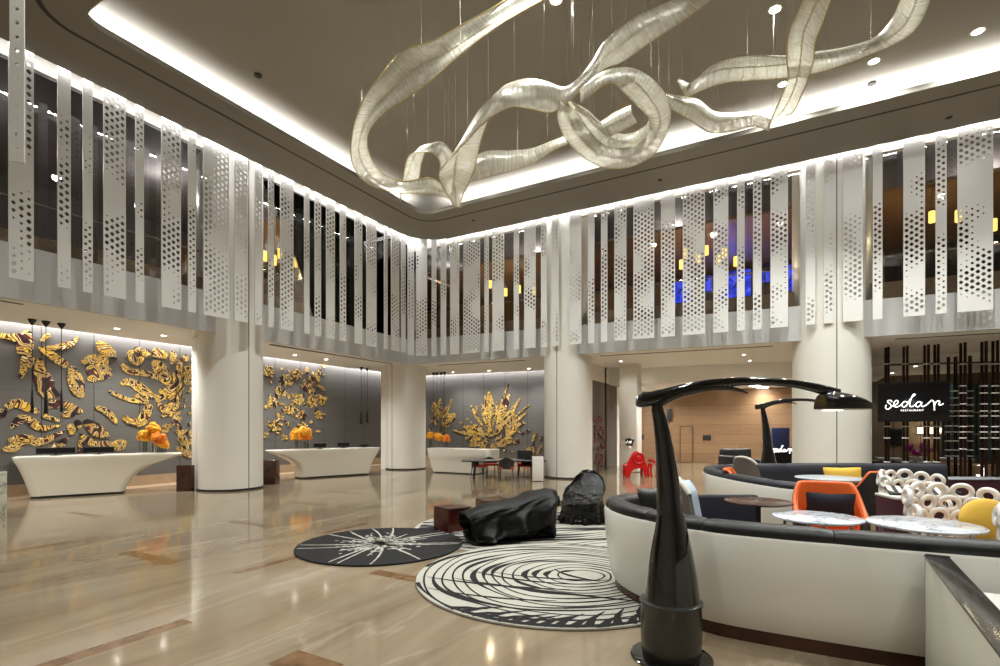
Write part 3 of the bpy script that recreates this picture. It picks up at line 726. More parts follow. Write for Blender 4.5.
# ================================================================== wall murals (gold and maroon flowers)
def stroke_poly(pts, n=5):
    P = catmull([(x, y, w_) for x, y, w_ in pts], n); Lf = []; Rt = []
    for i, p in enumerate(P):
        q0, q1 = P[max(0,i-1)], P[min(len(P)-1,i+1)]; d = Vector((q1.x-q0.x, q1.y-q0.y)); d = d.normalized() if d.length > 1e-6 else Vector((1,0))
        h = max(.35, p.z/2)*(.6 if i in (0, len(P)-1) else 1)
        Lf.append((p.x-d.y*h, p.y+d.x*h)); Rt.append((p.x+d.y*h, p.y-d.x*h))
    return Lf, Rt
class Mural(MB):
    def stroke(s, pts, wall, th=.035):
        Lf, Rt = stroke_poly(pts); s.k = getattr(s, 'k', 0)+1; th = th+.0012*(s.k % 17)
        def W(q, off):
            if wall == 'L': v = onX(q[0], q[1], XW); v.x = XW+off
            elif wall == 'E': v = onY(q[0], q[1], YW); v.y = YW-off
            else: v = onX(q[0], q[1], -7.38); v.x = -7.38+off
            return v
        rings = [[W(a, .002), W(a, th), W(b, th), W(b, .002)] for a, b in zip(Lf, Rt)]
        s.loft(rings, cap=True)
m1 = Mural()
S1 = [[(0,335.5,6),(7,336.5,5),(14,337.5,8),(22,337,7)],[(29,331,6),(25,340,17),(24,355,15)],[(30,354,8),(27,361,14),(23,370,7),(20,378,4)],[(40,358,4),(39,370,12),(44,382,18),(48,391,16),(60,396,2)],
 [(39,347,4),(52,356,8),(67,366,7)],[(44,348,3),(58,347,6),(70,344,6),(78,337,2)],[(41,342,4),(47,335,4),(49,338,2)],[(70,366,6),(74,378,15),(78,390,14),(83,397,4)],[(81,362,6),(94,359,9),(108,360,9)],
 [(86,368,8),(99,371,19),(109,367,16)],[(88,376,9),(95,381,5)],[(97,342,5),(104,349,12),(115,355,5)],[(113,357,4),(116,360,3)],[(150,353,3),(145,353,9),(141,352,3)],[(132,350,3),(130,356,8),(137,362,7),(142,357,4)],[(134,349,5),(140,350,6)],
 [(152,352,9),(160,354,9),(167,357,5)],[(172,351,4),(173,358,7),(171,364,3)],[(122,364,6),(128,371,6),(142,373,6),(159,378,5),(168,386,2)],[(152,361,4),(160,369,13),(170,382,4)],[(120,384,5),(129,382,7),(141,389,10),(152,396,5)],
 [(180,358,4),(179,370,6),(178,383,4)],[(188,365,4),(188,375,7),(185,384,4)],[(184,355,4),(187,361,5)],[(193,363,4),(193,375,5)],[(159,391,5),(164,393,9),(170,394,4)],[(108,391,3),(119,396,4),(130,400,4),(148,402,5)],[(135,398,5),(141,397,8),(147,399,4)],
 [(95,407,4),(103,410,6),(110,415,6),(116,423,4)],[(122,417,5),(132,422,7),(141,421,10),(148,409,9),(152,406,3)],[(156,399,4),(160,407,5),(164,413,3)],[(163,408,4),(169,407,8),(172,403,4)],[(108,446,3),(114,446,9),(121,444,10),(126,442,3)],
 [(161,431,4),(166,428,8),(170,424,4)],[(-2,412,8),(6,414,7)],[(5,408,6),(16,403,9),(28,408,8),(39,412,3)],[(47,407,5),(53,404,8),(60,404,7)],[(62,403,5),(72,408,8),(82,412,3)],[(62,415,4),(70,414,7),(74,416,3)],[(42,415,4),(51,418,4),(60,421,2)],
 [(10,428,3),(19,420,9),(26,418,5),(33,423,9),(42,428,6),(62,425,1)],[(2,449,4),(14,447,9),(28,439,8),(36,442,8),(50,438,6),(64,431,2)],[(8,441,4),(17,438,6),(26,436,4)],[(48,448,4),(64,440,4),(66,438,2)],[(80,440,4),(81,449,6),(83,456,4)],
 [(79,434,3),(88,441,7),(96,444,5),(110,444,7)],[(84,420,5),(92,427,12),(99,432,12),(109,436,2)],[(69,424,5),(71,430,8),(69,434,3)],[(76,420,3),(78,424,7),(79,428,3)],[(66,441,3),(60,447,4)],[(178,424,4),(180,433,6),(184,443,8),(187,448,4)],[(176,448,4),(186,452,8),(192,455,8)],
 [(190,430,5),(193,436,7)],[(150,395,4),(158,398,6),(166,397,3)]]
for s_ in S1: m1.stroke(s_, 'L')
r1 = random.Random(3)
for k in range(34):
    a = r1.uniform(1.9, 4.5); q0, q1 = r1.uniform(5, 12), r1.uniform(16, 34); cx, cy = 182, 402
    m1.stroke([(cx+q0*math.cos(a)*.7, cy+q0*math.sin(a), .8), (cx+(q0+q1)/2*math.cos(a+.08)*.7, cy+(q0+q1)/2*math.sin(a+.08), r1.uniform(2.5,4.5)), (cx+q1*math.cos(a+.15)*.7, cy+q1*math.sin(a+.15), .8)], 'L')
for k in range(46):   # small leaves between the stems next to the first column
    cx, cy = r1.uniform(170, 194), r1.uniform(366, 456); a = r1.uniform(0, 6.28); l = r1.uniform(2.5, 5.5)
    m1.stroke([(cx, cy, 1), (cx+l*.5*math.cos(a), cy+l*.5*math.sin(a), r1.uniform(2, 4)), (cx+l*math.cos(a+.4), cy+l*math.sin(a+.4), 1)], 'L')
tag(m1.build('wall_mural', M['mural'], ang=30), 'large gold and maroon flower mural on the grey wall behind the first desk', 'mural')
m2 = Mural(); r2 = random.Random(11)
flowers2 = [(281,392,5),(272,402,6),(308,388,7),(314,378,6),(298,398,5),(290,410,6),(312,402,5),(300,415,5),(276,425,6),(318,415,5),(285,380,5),(305,430,6),(268,372,5),(322,400,4),(296,374,5)]
for fx, fy, fr_ in flowers2:
    for k in range(9):
        a = k*.7+r2.uniform(-.3,.3); l = fr_*r2.uniform(.7, 1.5)
        m2.stroke([(fx+math.cos(a)*1.2, fy+math.sin(a)*1.2, .8), (fx+math.cos(a)*l*.6, fy+math.sin(a)*l*.6, r2.uniform(1.8,3.2)), (fx+math.cos(a+.25)*l, fy+math.sin(a+.25)*l, .8)], 'L')
for k in range(70):
    cx, cy = r2.uniform(263, 326), r2.uniform(366, 440)
    if cx > 318 and cy > 425: continue
    a = r2.uniform(0, 6.28); l = r2.uniform(2.5, 6)
    m2.stroke([(cx, cy, .8), (cx+l*.5*math.cos(a), cy+l*.5*math.sin(a), r2.uniform(1.6,2.6)), (cx+l*math.cos(a+.4), cy+l*math.sin(a+.4), .8)], 'L')
tag(m2.build('wall_mural', M['mural'], ang=30), 'dense gold and maroon flower mural on the grey wall behind the second desk', 'mural')
m3 = Mural(); r3 = random.Random(5)
def tree(rx, ry, petals):
    for tx, ty, wd in petals:
        mx, my = (rx+tx)/2+r3.uniform(-2,2), (ry+ty)/2+r3.uniform(-2,2)
        x0, y0 = lerp(rx, tx, .35), lerp(ry, ty, .35)
        m3.stroke([(x0, y0, 1), (lerp(x0,tx,.55)+r3.uniform(-1,1), lerp(y0,ty,.55)+r3.uniform(-1,1), wd), (tx, ty, 1)], 'E')
tree(491, 440, [(482,403,6),(471,405,3),(489,390,7),(510,393,6),(521,398,4),(517,405,6),(507,412,8),(497,402,4),(488,418,5),(474,424,6),(463,426,7),(466,438,6),(453,430,3),(524,422,5),(518,430,6),(511,437,6),(504,446,8),(520,442,4),(481,448,6),(489,432,4),(500,428,5),(512,415,5),(527,413,4),(530,405,2),(509,384,2),(478,432,4),(495,452,5),(470,446,5),(485,395,4)])
tree(441, 428, [(434,402,6),(440,398,4),(455,413,8),(452,399,3),(446,407,4),(431,420,4),(448,422,6),(436,435,4)])
for k in range(110):
    a = r3.uniform(-3.3, .2); q = r3.uniform(4, 38); cx, cy = 493+q*math.cos(a)*1.0, 448+q*math.sin(a)*1.2
    if r3.random() < .22: cx, cy = r3.uniform(428, 450), r3.uniform(408, 440)
    b_ = r3.uniform(0, 6.28); l = r3.uniform(2, 4.5)
    m3.stroke([(cx, cy, .7), (cx+l*.5*math.cos(b_), cy+l*.5*math.sin(b_), r3.uniform(1.3,2.4)), (cx+l*math.cos(b_+.4), cy+l*math.sin(b_+.4), .7)], 'E')
for k in range(16):
    cx, cy = r3.uniform(526, 540), r3.uniform(436, 456); m3.stroke([(cx,cy,.7),(cx+1.5,cy-2,1.6),(cx+2.5,cy-4.5,.7)], 'E')
tag(m3.build('wall_mural', M['mural'], ang=30), 'tree shaped gold flower mural on the grey wall behind the far desk', 'mural')
M['mural4'] = mat('dark_rose_relief', hexc(104,62,58), .5, vary=.4, vscale=5)
m4 = Mural(); r4 = random.Random(8)
for k in range(46):
    cy = r4.uniform(418, 467); cx = 594.5+r4.uniform(0, 11)*(1-abs(cy-445)/60); a = r4.uniform(0,6.28); l = r4.uniform(3,7)
    m4.stroke([(cx,cy,.7),(cx+l*.25*math.cos(a),cy+l*.5*math.sin(a),2.0),(cx+l*.5*math.cos(a+.4),cy+l*math.sin(a+.4),.7)], 'S')
tag(m4.build('wall_mural', M['mural4'], ang=30), 'narrow dark rose mural on the dark grey corridor side wall', 'mural')

# ================================================================== reception desks
def onP(x, y, P0, dr):
    # point seen at (x,y) on the vertical plane through P0 along dr
    r = ray(x, y); n = Vector((-dr.y, dr.x, 0)); t = (n.x*P0.x+n.y*P0.y)/(n.x*r.x+n.y*r.y)
    return Vector((r.x*t, r.y*t, CAM+r.z*t))
def desk(lab, p0, p1, levels, depth, grp, rfront=.22):
    P0, P1 = onz(*p0), onz(*p1); dr = (P1-P0).normalized(); nb = Vector((-dr.y, dr.x, 0))
    if nb.dot(P0) < 0: nb = -nb
    mid = (P0+P1)/2
    t = thing('reception_desk', lab, 'reception desk', mid, math.atan2(dr.y, dr.x), grp)
    rings = []; zt = None
    for xl, xr, yl, yr, ins in levels:
        a, b = onP(xl, yl, P0, dr), onP(xr, yr, P0, dr); z = (a.z+b.z)/2
        ul, ur = (a-mid).dot(dr), (b-mid).dot(dr)
        y0, y1 = ins, depth-ins*.3; r_ = min(rfront, (ur-ul)/3); ring = []
        sgn = 1 if nb.dot(Vector((-dr.y, dr.x, 0))) > 0 else -1
        for k, (cx, cy_) in enumerate(((ur-r_, y1-r_), (ul+r_, y1-r_), (ul+r_, y0+r_), (ur-r_, y0+r_))):
            for j in range(6):
                tt = (k+j/5)*PI/2; ring.append(Vector((cx+r_*math.cos(tt), sgn*(cy_+r_*math.sin(tt)), z)))
        rings.append(ring); zt = z
    rings.append([Vector((p.x*.985, p.y*.985, zt+.012)) for p in rings[-1]])
    MB().loft(rings).build('body', M['bshell2'], t, ang=50)
    bs = MB(); r0 = rings[0]
    bs.loft([[Vector((p.x*.985, p.y*.98, 0)) for p in r0], [Vector((p.x*.985, p.y*.98, .06)) for p in r0]]); bs.build('plinth', M['black'], t)
    return t, mid, dr, nb, zt
M['bshell2'] = mat('white_solid_surface', hexc(226,221,208), .22, spec=.5)
GD = 'white sculpted reception desks'
D1 = desk('white sculpted reception desk nearest the camera, flaring toward the first column', (28,499.8), (125,493.8),
  [(28,125,497.5,492,.10),(26.5,127,492,488.5,.09),(24,131,484,482.5,.075),(20.5,139,475,475,.05),(17,150,468,468,.03),(14.5,163,463.5,463,.012),(12,174,460.5,459.5,.003),(10.5,182.5,458.5,456.2,0),(10,183.5,457,454.6,0)], 1.0, GD)
D2 = desk('white sculpted reception desk between the first column and the corner column', (302,479.3), (372.5,474.6),
  [(302,372.5,478,473.2,.10),(301.8,373.2,474,470,.09),(301,374.5,468,465,.07),(297.5,376.5,462.5,460,.05),(290,378.5,458.5,456.3,.03),(282,380.3,455.4,452.6,.01),(275,381.6,452.8,449.8,0),(272,382.3,451,448,0)], 1.0, GD)
D3 = desk('low white reception desk at the far end beyond the corner column', (430,472.5), (474.5,474.8),
  [(430,474.5,471.6,474,.08),(428.5,475.5,468,470,.06),(427.5,475,463,464,.04),(427,476,459.5,460,.02),(426,489,457.5,458.3,0),(425.5,489.3,453,453.3,0),(425,489.5,449.2,449.4,0)], 1.0, GD)
def desk_pt(Dk, px, back, top=True):
    t, mid, dr, nb, zt = Dk; r_ = ray(px, 450); n = nb; P0 = mid+nb*back
    q = onP(px, 450, P0, dr); q.z = zt+.012; return q
def monitor(p, wd, hg, lab, rz, grp):
    t = thing('monitor', lab, 'monitor', p, rz, grp)
    MB().rbox(-wd/2, -.02, .05, wd/2, .02, .05+hg, .015, rz=.01).build('housing', M['darkframe'], t)
    MB().box(-wd/2+.015, .021, .065, wd/2-.015, .024, .035+hg).build('screen', M['screen'], t)
    MB().box(-.03, -.015, .0, .03, .015, .08).rbox(-.12, -.09, 0, .12, .09, .012, .03, rz=.004).build('foot', M['darkframe'], t)
for Dk, px, wpx, lab in ((D1,56,29,'dark monitor on the first desk, farther from the flowers'),(D1,99,24,'dark monitor on the first desk, next to the flowers'),(D2,320,12.5,'dark monitor on the second desk next to the flowers'),(D2,343.5,12,'dark monitor on the second desk, middle of three'),(D2,364,10,'dark monitor on the second desk nearest the corner column')):
    p = desk_pt(Dk, px, .62); dd = (p.x*-ST+p.y*CT)
    monitor(p, wpx/F*dd*1.05, (.17 if Dk is D1 else .16) if px != 364 else .07, lab, math.atan2(Dk[2].y, Dk[2].x)+PI, 'monitors on the reception desks')
def blossom(m, c, r, n, rnd):
    for k in range(n):
        th = rnd.uniform(0, 6.28); ph = math.acos(rnd.uniform(-.7, 1)); d = Vector((math.sin(ph)*math.cos(th), math.sin(ph)*math.sin(th), math.cos(ph)))
        q = Vector(c)+d*r*rnd.uniform(.55, .95)
        Mx = Matrix.Translation(q) @ d.to_track_quat('Z', 'Y').to_matrix().to_4x4()
        m.sphere((0,0,0), r*rnd.uniform(.28,.42), 8, 5, 1, .8, .35, Mx)
    m.sphere(c, r*.6, 8, 6)
def flowers(p, sc_, heads, lab, grp, seed):
    rnd = random.Random(seed); t = thing('flower_arrangement', lab, 'flowers', p, TH, grp)
    MB().rbox(-.38*sc_, -.13*sc_, 0, .38*sc_, .13*sc_, .02, .04, rz=.008).build('tray', M['whitep'], t)
    for i, (x, y, hz, r, vh) in enumerate(heads):
        MB().lathe([(.055*sc_,.02),(.055*sc_,vh*.96),(.06*sc_,vh)], (x,y,0), 14, cap=False).build('vase', M['vase'], t)
        sm = MB()
        for q in range(4): sm.cyl((x+rnd.uniform(-.03,.03), y+rnd.uniform(-.03,.03), .03), (x+rnd.uniform(-.05,.05), y, hz), .007, 5)
        sm.build('stem', M['green'], t)
        b = MB(); blossom(b, (x, y, hz), r, 46, rnd); b.build('blossom', M['flower'] if i != 2 else M['flower2'], t, ang=80)
GF = 'orange flower arrangements on the desks'
flowers(desk_pt(D1, 151, .45), 1.0, [(-.16,-.03,.52,.21,.42),(.02,.05,.74,.20,.55),(.25,0,.42,.22,.28),(.33,.08,.25,.16,.15)], 'three headed orange flower arrangement in glass vases on the first desk', GF, 1)
flowers(desk_pt(D2, 300, .4), .9, [(-.13,0,.52,.25,.35),(.14,.03,.62,.26,.42),(.25,.05,.47,.2,.3)], 'orange flower arrangement in glass vases on the second desk', GF, 2)
flowers(desk_pt(D3, 439, .35), .9, [(-.36,.03,.52,.17,.40),(-.05,0,.46,.21,.34),(.30,0,.40,.20,.30)], 'orange flower arrangement in glass vases on the far desk beside the corner column', GF, 3)

# slim rod pendants over the desks
def rod(px, ytop, ybot, wall, grp, lab, thick=.02, tip=0):
    if wall[0] == 'X': a, b = onX(px, ytop, wall[1]), onX(px, ybot, wall[1])
    else: a, b = onY(px, ytop, wall[1]), onY(px, ybot, wall[1])
    zs = zsL(a.y) if wall[0] == 'X' else zsR(a.x)
    t = thing('rod_pendant', lab, 'pendant lamp', (a.x, a.y, zs), 0, grp)
    MB().lathe([(.09,0),(.09,-.03),(.05,-.1),(.02,-.15),(.001,-.15)], (0,0,0), 14).build('canopy', M['black'], t)
    L_ = zs-b.z
    MB().cyl((0,0,-.1), (0,0,-L_+.5), .009, 6).build('cord', M['black'], t)
    MB().lathe([(.012,-L_+.62),(thick,-L_+.5),(thick+.012,-L_+.02),(thick,-L_),(.001,-L_)], (0,0,0), 10).build('lamp_tube', M['black'], t)
for px, yb, lb in ((32.2,413,'slim black rod pendant over the first desk, farthest from the column'),(46,414,'slim black rod pendant over the first desk, middle of three'),(61.5,412,'slim black rod pendant over the first desk, nearest the column')):
    rod(px, 320, yb, ('X', -17.0), 'rod pendants over the first desk', lb, .035 if px == 46 else .022)
for px, yb, lb in ((361.3,424,'slim black pendant over the second desk, first of two near the corner column'),(367.3,423,'slim black pendant over the second desk, second of two near the corner column')):
    rod(px, 369, yb, ('X', -17.2), 'rod pendants over the second desk', lb, .05)
for i, (px, yb) in enumerate(((433.5,428),(437,440),(441,432),(444.5,438))):
    rod(px, 374, yb, ('Y', 21.0), 'rod pendants over the far desk', f'thin black rod pendant over the far desk, {ORD[i+1]} from the corner column', .015)

# brown boxes beside the first column, marble pedestal, white pedestal
for (xa, xb, yt, yb, lb) in ((176,191,465.5,491.3,'dark brown wooden bin at the first column foot, on the first desk side'),(262,275,460.5,484.5,'dark brown wooden bin behind the first column, on the second desk side')):
    a, b = onz(xa, yb), onz(xb, yb); c = (a+b)/2; d = -c.x*ST+c.y*CT; hg = (yb-yt)/F*d; wd = (xb-xa)/F*d; dp = wd*(.45 if xa < 200 else .9)
    t = thing('waste_bin', lb, 'bin', c, TH, 'wooden bins beside the first column')
    MB().rbox(-wd/2, 0, 0, wd/2, dp, hg, .02, rz=.01).build('body', M['walnut'], t)
    MB().rbox(-wd/2+.05, .05, hg, wd/2-.05, dp-.05, hg+.012, .02, rz=.004).build('opening', M['black'], t)
a = onz(7, 517); hg = .93
t = thing('pedestal', 'cracked cream marble pedestal at the left edge of the photo', 'pedestal', a-Vector((math.cos(TH+.76), math.sin(TH+.76), 0))*.3, TH+.76)
MB().rbox(-.3, 0, .0, .3, .6, hg-.035, .008, rz=.006).build('body', M['marble2'], t)
MB().rbox(-.302, -.002, hg-.034, .302, .602, hg, .008, rz=.006).build('slab', M['marble2'], t)
a, b = onz(532.5, 481.5), onz(543.5, 481.5); d = -a.x*ST+a.y*CT; wd = (b-a).length
t = thing('pedestal', 'slim white pedestal between the dining table and the centre column', 'pedestal', (a+b)/2, TH)
MB().rbox(-wd/2, 0, .02, wd/2, wd, 24.7/F*d, .01, rz=.006).build('body', M['whitep'], t)
MB().box(-wd/2+.03, .03, 0, wd/2-.03, wd-.03, .03).build('base', M['black'], t)
MB().box(wd*.32, wd*.2, 24.7/F*d, wd*.44, wd*.8, 24.7/F*d+.006).build('card', M['paper'], t)

# ================================================================== dining table and chairs by the far desk
c = onz(503, 478.5); dT = -c.x*ST+c.y*CT
z_t = CAM-(460-HOR)/F*dT
t = thing('dining_table', 'long thin dark dining table in front of the far desk', 'table', c, TH)
hl = 41/F*dT
MB().rbox(-hl, -.45, z_t-.04, hl+.05, .45, z_t, .05, rz=.015).build('tabletop', M['darkframe'], t)
for sx in (-1, 1):
    for sy in (-1, 1): MB().tube([(sx*(hl-.5), sy*.32, z_t-.03), (sx*(hl-.42), sy*.36, 0)], [.03, .02], 8).build('leg', M['darkframe'], t)
def dining_chair(loc, rz, lab, grp, back=.92):
    t = thing('dining_chair', lab, 'chair', loc, rz, grp)
    MB().rbox(-.25, -.26, .43, .25, .24, .50, .08, rz=.03).build('seat', M['redseat'], t)
    def bk(u, v):
        a = (u-.5)*2.3; p = Vector((.27*math.sin(a)*1.03, .27*math.cos(a)-.02, .42+v*(back-.42)*(1-.35*abs(u-.5)*2))); n = Vector((math.sin(a), math.cos(a), 0)); return p, n
    MB().slab(bk, 14, 6, .035).build('backrest', M['darkframe'], t)
    for sx in (-1, 1):
        for sy in (-1, 1): MB().tube([(sx*.2, sy*.19, .44), (sx*.24, sy*.24, 0)], [.02, .013], 7).build('leg', M['darkframe'], t)
GC = 'red seated chairs round the dining table'
def wpx(px, d, z=0): return wc((px-500)/F*d, d, z)
dining_chair(wpx(479, dT-.1), TH+math.radians(75), 'dark backed dining chair with red seat at the desk end of the dark table', GC, .69)
dining_chair(wpx(491, dT+.72), TH+math.radians(20), 'red seated chair behind the dark table, half hidden by the nearer chairs', GC, .75)
dining_chair(wpx(506.5, dT-.75), TH+PI, 'dark dining chair with its back to the camera at the middle of the dark table', GC, .84)
dining_chair(wpx(526, dT+.0), TH+math.radians(-35), 'red seated chair at the pedestal end of the dark table', GC, .84)
p = wpx(525, dT+1.0); q = thing('folding_screen', 'tall dark backed chair with high square back beside the white pedestal', 'chair', p, TH)
q.name = 'high_back_chair'
MB().rbox(-.27, -.3, .45, .27, .2, .52, .06, rz=.03).build('seat', M['redseat'], q)
MB().rbox(-.29, .2, .4, .29, .27, CAM-(450.5-HOR)/F*(dT+1.0), .03, rz=.02).build('backrest', M['darkframe'], q)
for sx in (-1, 1):
    for sy in (-.26, .2): MB().tube([(sx*.22, sy, .46), (sx*.25, sy*1.1, 0)], [.022, .015], 7).build('leg', M['darkframe'], q)
# ================================================================== rugs
class Rug(MB):
    def disc(s, r, z0=0.0, z1=.018, n=96):
        s.mi = 0; s.lathe([(r, z0), (r, z1-.004), (r-.006, z1)], (0,0,0), n)
        return s
    def line(s, pts, wds, z=.0195):
        s.mi = 1; P = [Vector((p[0], p[1], 0)) for p in pts]; A = []; B = []
        if not isinstance(wds, (list, tuple)): wds = [wds]*len(P)
        s.k = getattr(s, 'k', 0)+1; z = z+.00005*(s.k % 40)
        for i, p in enumerate(P):
            t = P[min(i+1,len(P)-1)]-P[max(0,i-1)]
            if t.length < 1e-6: t = Vector((1,0,0))
            t.normalize(); n = Vector((-t.y, t.x, 0))*wds[i]/2; A.append((p.x+n.x, p.y+n.y, z)); B.append((p.x-n.x, p.y-n.y, z))
        m = len(P); s.add(A+B, [(i, i+1, m+i+1, m+i) for i in range(m-1)]); return s
    def blob(s, x, y, rx, ry, a=0, z=.0205, n=8):
        s.mi = 1; s.add([(x+rx*math.cos(t)*math.cos(a)-ry*math.sin(t)*math.sin(a), y+rx*math.cos(t)*math.sin(a)+ry*math.sin(t)*math.cos(a), z) for t in [2*PI*k/n for k in range(n)]], [tuple(range(n))])
def inside(pts, R_):
    out = []
    for p in pts:
        if math.hypot(p[0], p[1]) < R_: out.append(p)
        elif out: break
    return out
rr = random.Random(21)
# splattered flower rug (black)
ca = wc((381-500)/F*8.3, 8.3); ra = 1.3
b = Rug(); b.disc(ra)
for k in range(21):
    a = k*2*PI/21+rr.uniform(-.1,.1); cv = rr.uniform(-.55,.55); r0 = rr.uniform(.12,.3)
    pts = [(q*math.cos(a+cv*q*.5), q*math.sin(a+cv*q*.5)) for q in [r0+i*.07 for i in range(18)]]
    pts = inside(pts, ra-.01)
    if k % 3 == 1: pts = pts[:9]
    b.line(pts, [rr.uniform(.020,.036)*(1.4-.6*i/len(pts)) for i in range(len(pts))])
for k in range(300):
    a = rr.choice([j*2*PI/9 for j in range(9)])+rr.gauss(0,.16); q = abs(rr.gauss(.34,.22))
    if q > .95: continue
    l = rr.uniform(.02,.07)*(1.3-q); b.blob(q*math.cos(a), q*math.sin(a), l, rr.uniform(.012,.034), a+rr.uniform(-.7,.7))
for k in range(9):
    a = k*2*PI/9+.1; b.blob(.13*math.cos(a), .13*math.sin(a), .13, .03, a)
o = b.build('rug', [M['rug_black'], M['rug_white']], smooth=False, recalc=False); o.location = ca; o.rotation_euler = (0,0,TH); o.location.z = .0086
tag(o, 'round black rug with a white splashed flower, farthest from the booth', 'rug', 'round black and white rugs')
# swirl rug (ivory)
cb = wc((556-500)/F*6.55, 6.55); rb = 1.75
b = Rug(); b.disc(rb, 0, .021)
fx, fy = .33, -.05     # off-centre eye of the swirl
for k in range(1, 16):
    t = k/15; ex = lerp(.12, 1.75, t**.85); ey = lerp(.10, 1.70, t**.9)
    cx, cy_ = lerp(fx, -.02, t), lerp(fy, 0, t)
    ph = rr.uniform(0, 6.28); wob = rr.uniform(.02,.05)
    pts = []; wd = []
    for i in range(90):
        a = i/89*2*PI+ph*.2
        q = 1+wob*math.sin(2*a+ph)+.02*math.sin(5*a+ph)
        p = (cx+ex*q*math.cos(a), cy_+ey*q*math.sin(a))
        if math.hypot(*p) > rb-.015:
            if len(pts) > 2: b.line(pts, wd, .0225)
            pts = []; wd = []; continue
        side = .5+.5*math.cos(a-PI*.9)
        pts.append(p); wd.append(.024+.06*side*max(0, math.sin(3*a+ph))**2)
    if len(pts) > 2: b.line(pts, wd, .0225)
for k, (p0, p1_, p2_, w_) in enumerate([((-1.62,-.1),(-.9,-.5),(.1,-.62),.05),((-1.3,-.15),(-.5,-.62),(.9,-1.05),.06),((-1.1,.2),(-.6,-.3),(.2,-.42),.045),((-.8,.1),(-.2,-.25),(.6,-.25),.04),((-1.55,-.55),(-.9,-.95),(-.1,-1.0),.035),((.0,.25),(.1,-.1),(.5,-.3),.05)]):
    pts = [(lerp(lerp(p0[0],p1_[0],q),lerp(p1_[0],p2_[0],q),q), lerp(lerp(p0[1],p1_[1],q),lerp(p1_[1],p2_[1],q),q)) for q in [i/20 for i in range(21)]]
    pts = inside(pts, rb-.02); b.line(pts, [.008+w_*math.sin(PI*i/len(pts)) for i in range(len(pts))], .0228)
arc_ = [((rb-.05)*math.cos(q), (rb-.05)*math.sin(q)) for q in [lerp(-PI*.80, -PI*.28, i/40) for i in range(41)]]
b.line(arc_, [.02+.055*math.sin(PI*i/40) for i in range(41)], .0227)
for k in range(15):  # dark tongues along the near rim
    a = -PI*.56+(k-7)*.085; r0 = rb-.03; l = .13+.09*math.sin(k*1.7)**2
    b.line([(r0*math.cos(a), r0*math.sin(a)), ((r0-l)*math.cos(a+.07), (r0-l)*math.sin(a+.07)), ((r0-l*1.7)*math.cos(a+.20), (r0-l*1.7)*math.sin(a+.20))], [.10, .06, .008], .0229)
o = b.build('rug', [M['rug_white'], M['rug_black']], smooth=False, recalc=False); o.location = cb+Vector((0,0,.0086)); o.rotation_euler = (0,0,TH)
tag(o, 'round ivory rug with black concentric swirls, nearest the camera in front of the booth', 'rug', 'round black and white rugs')
# wave rug beneath the black seats
cc = wc((522-500)/F*9.75, 9.75); rc = 2.02
b = Rug(); b.disc(rc, 0, .006)
for k in range(34):
    y0 = -2+k*.12; ph = rr.uniform(0, 6); pts = []; wd = []
    for i in range(60):
        x = -2+i*.068; y = y0+.28*math.sin(x*1.3+y0*1.5)+.05*math.sin(x*4+ph)
        if math.hypot(x, y) > rc-.02:
            if len(pts) > 2: b.line(pts, wd, .0065)
            pts = []; wd = []; continue
        pts.append((x, y)); wd.append(.03+.10*max(0, math.sin(x*2.1+ph)))
    if len(pts) > 2: b.line(pts, wd, .0065)
o = b.build('rug', [M['rug_white'], M['rug_black']], smooth=False, recalc=False); o.location = cc; o.rotation_euler = (0,0,TH)
tag(o, 'round ivory rug with black waves underneath the crumpled black seats', 'rug', 'round black and white rugs')

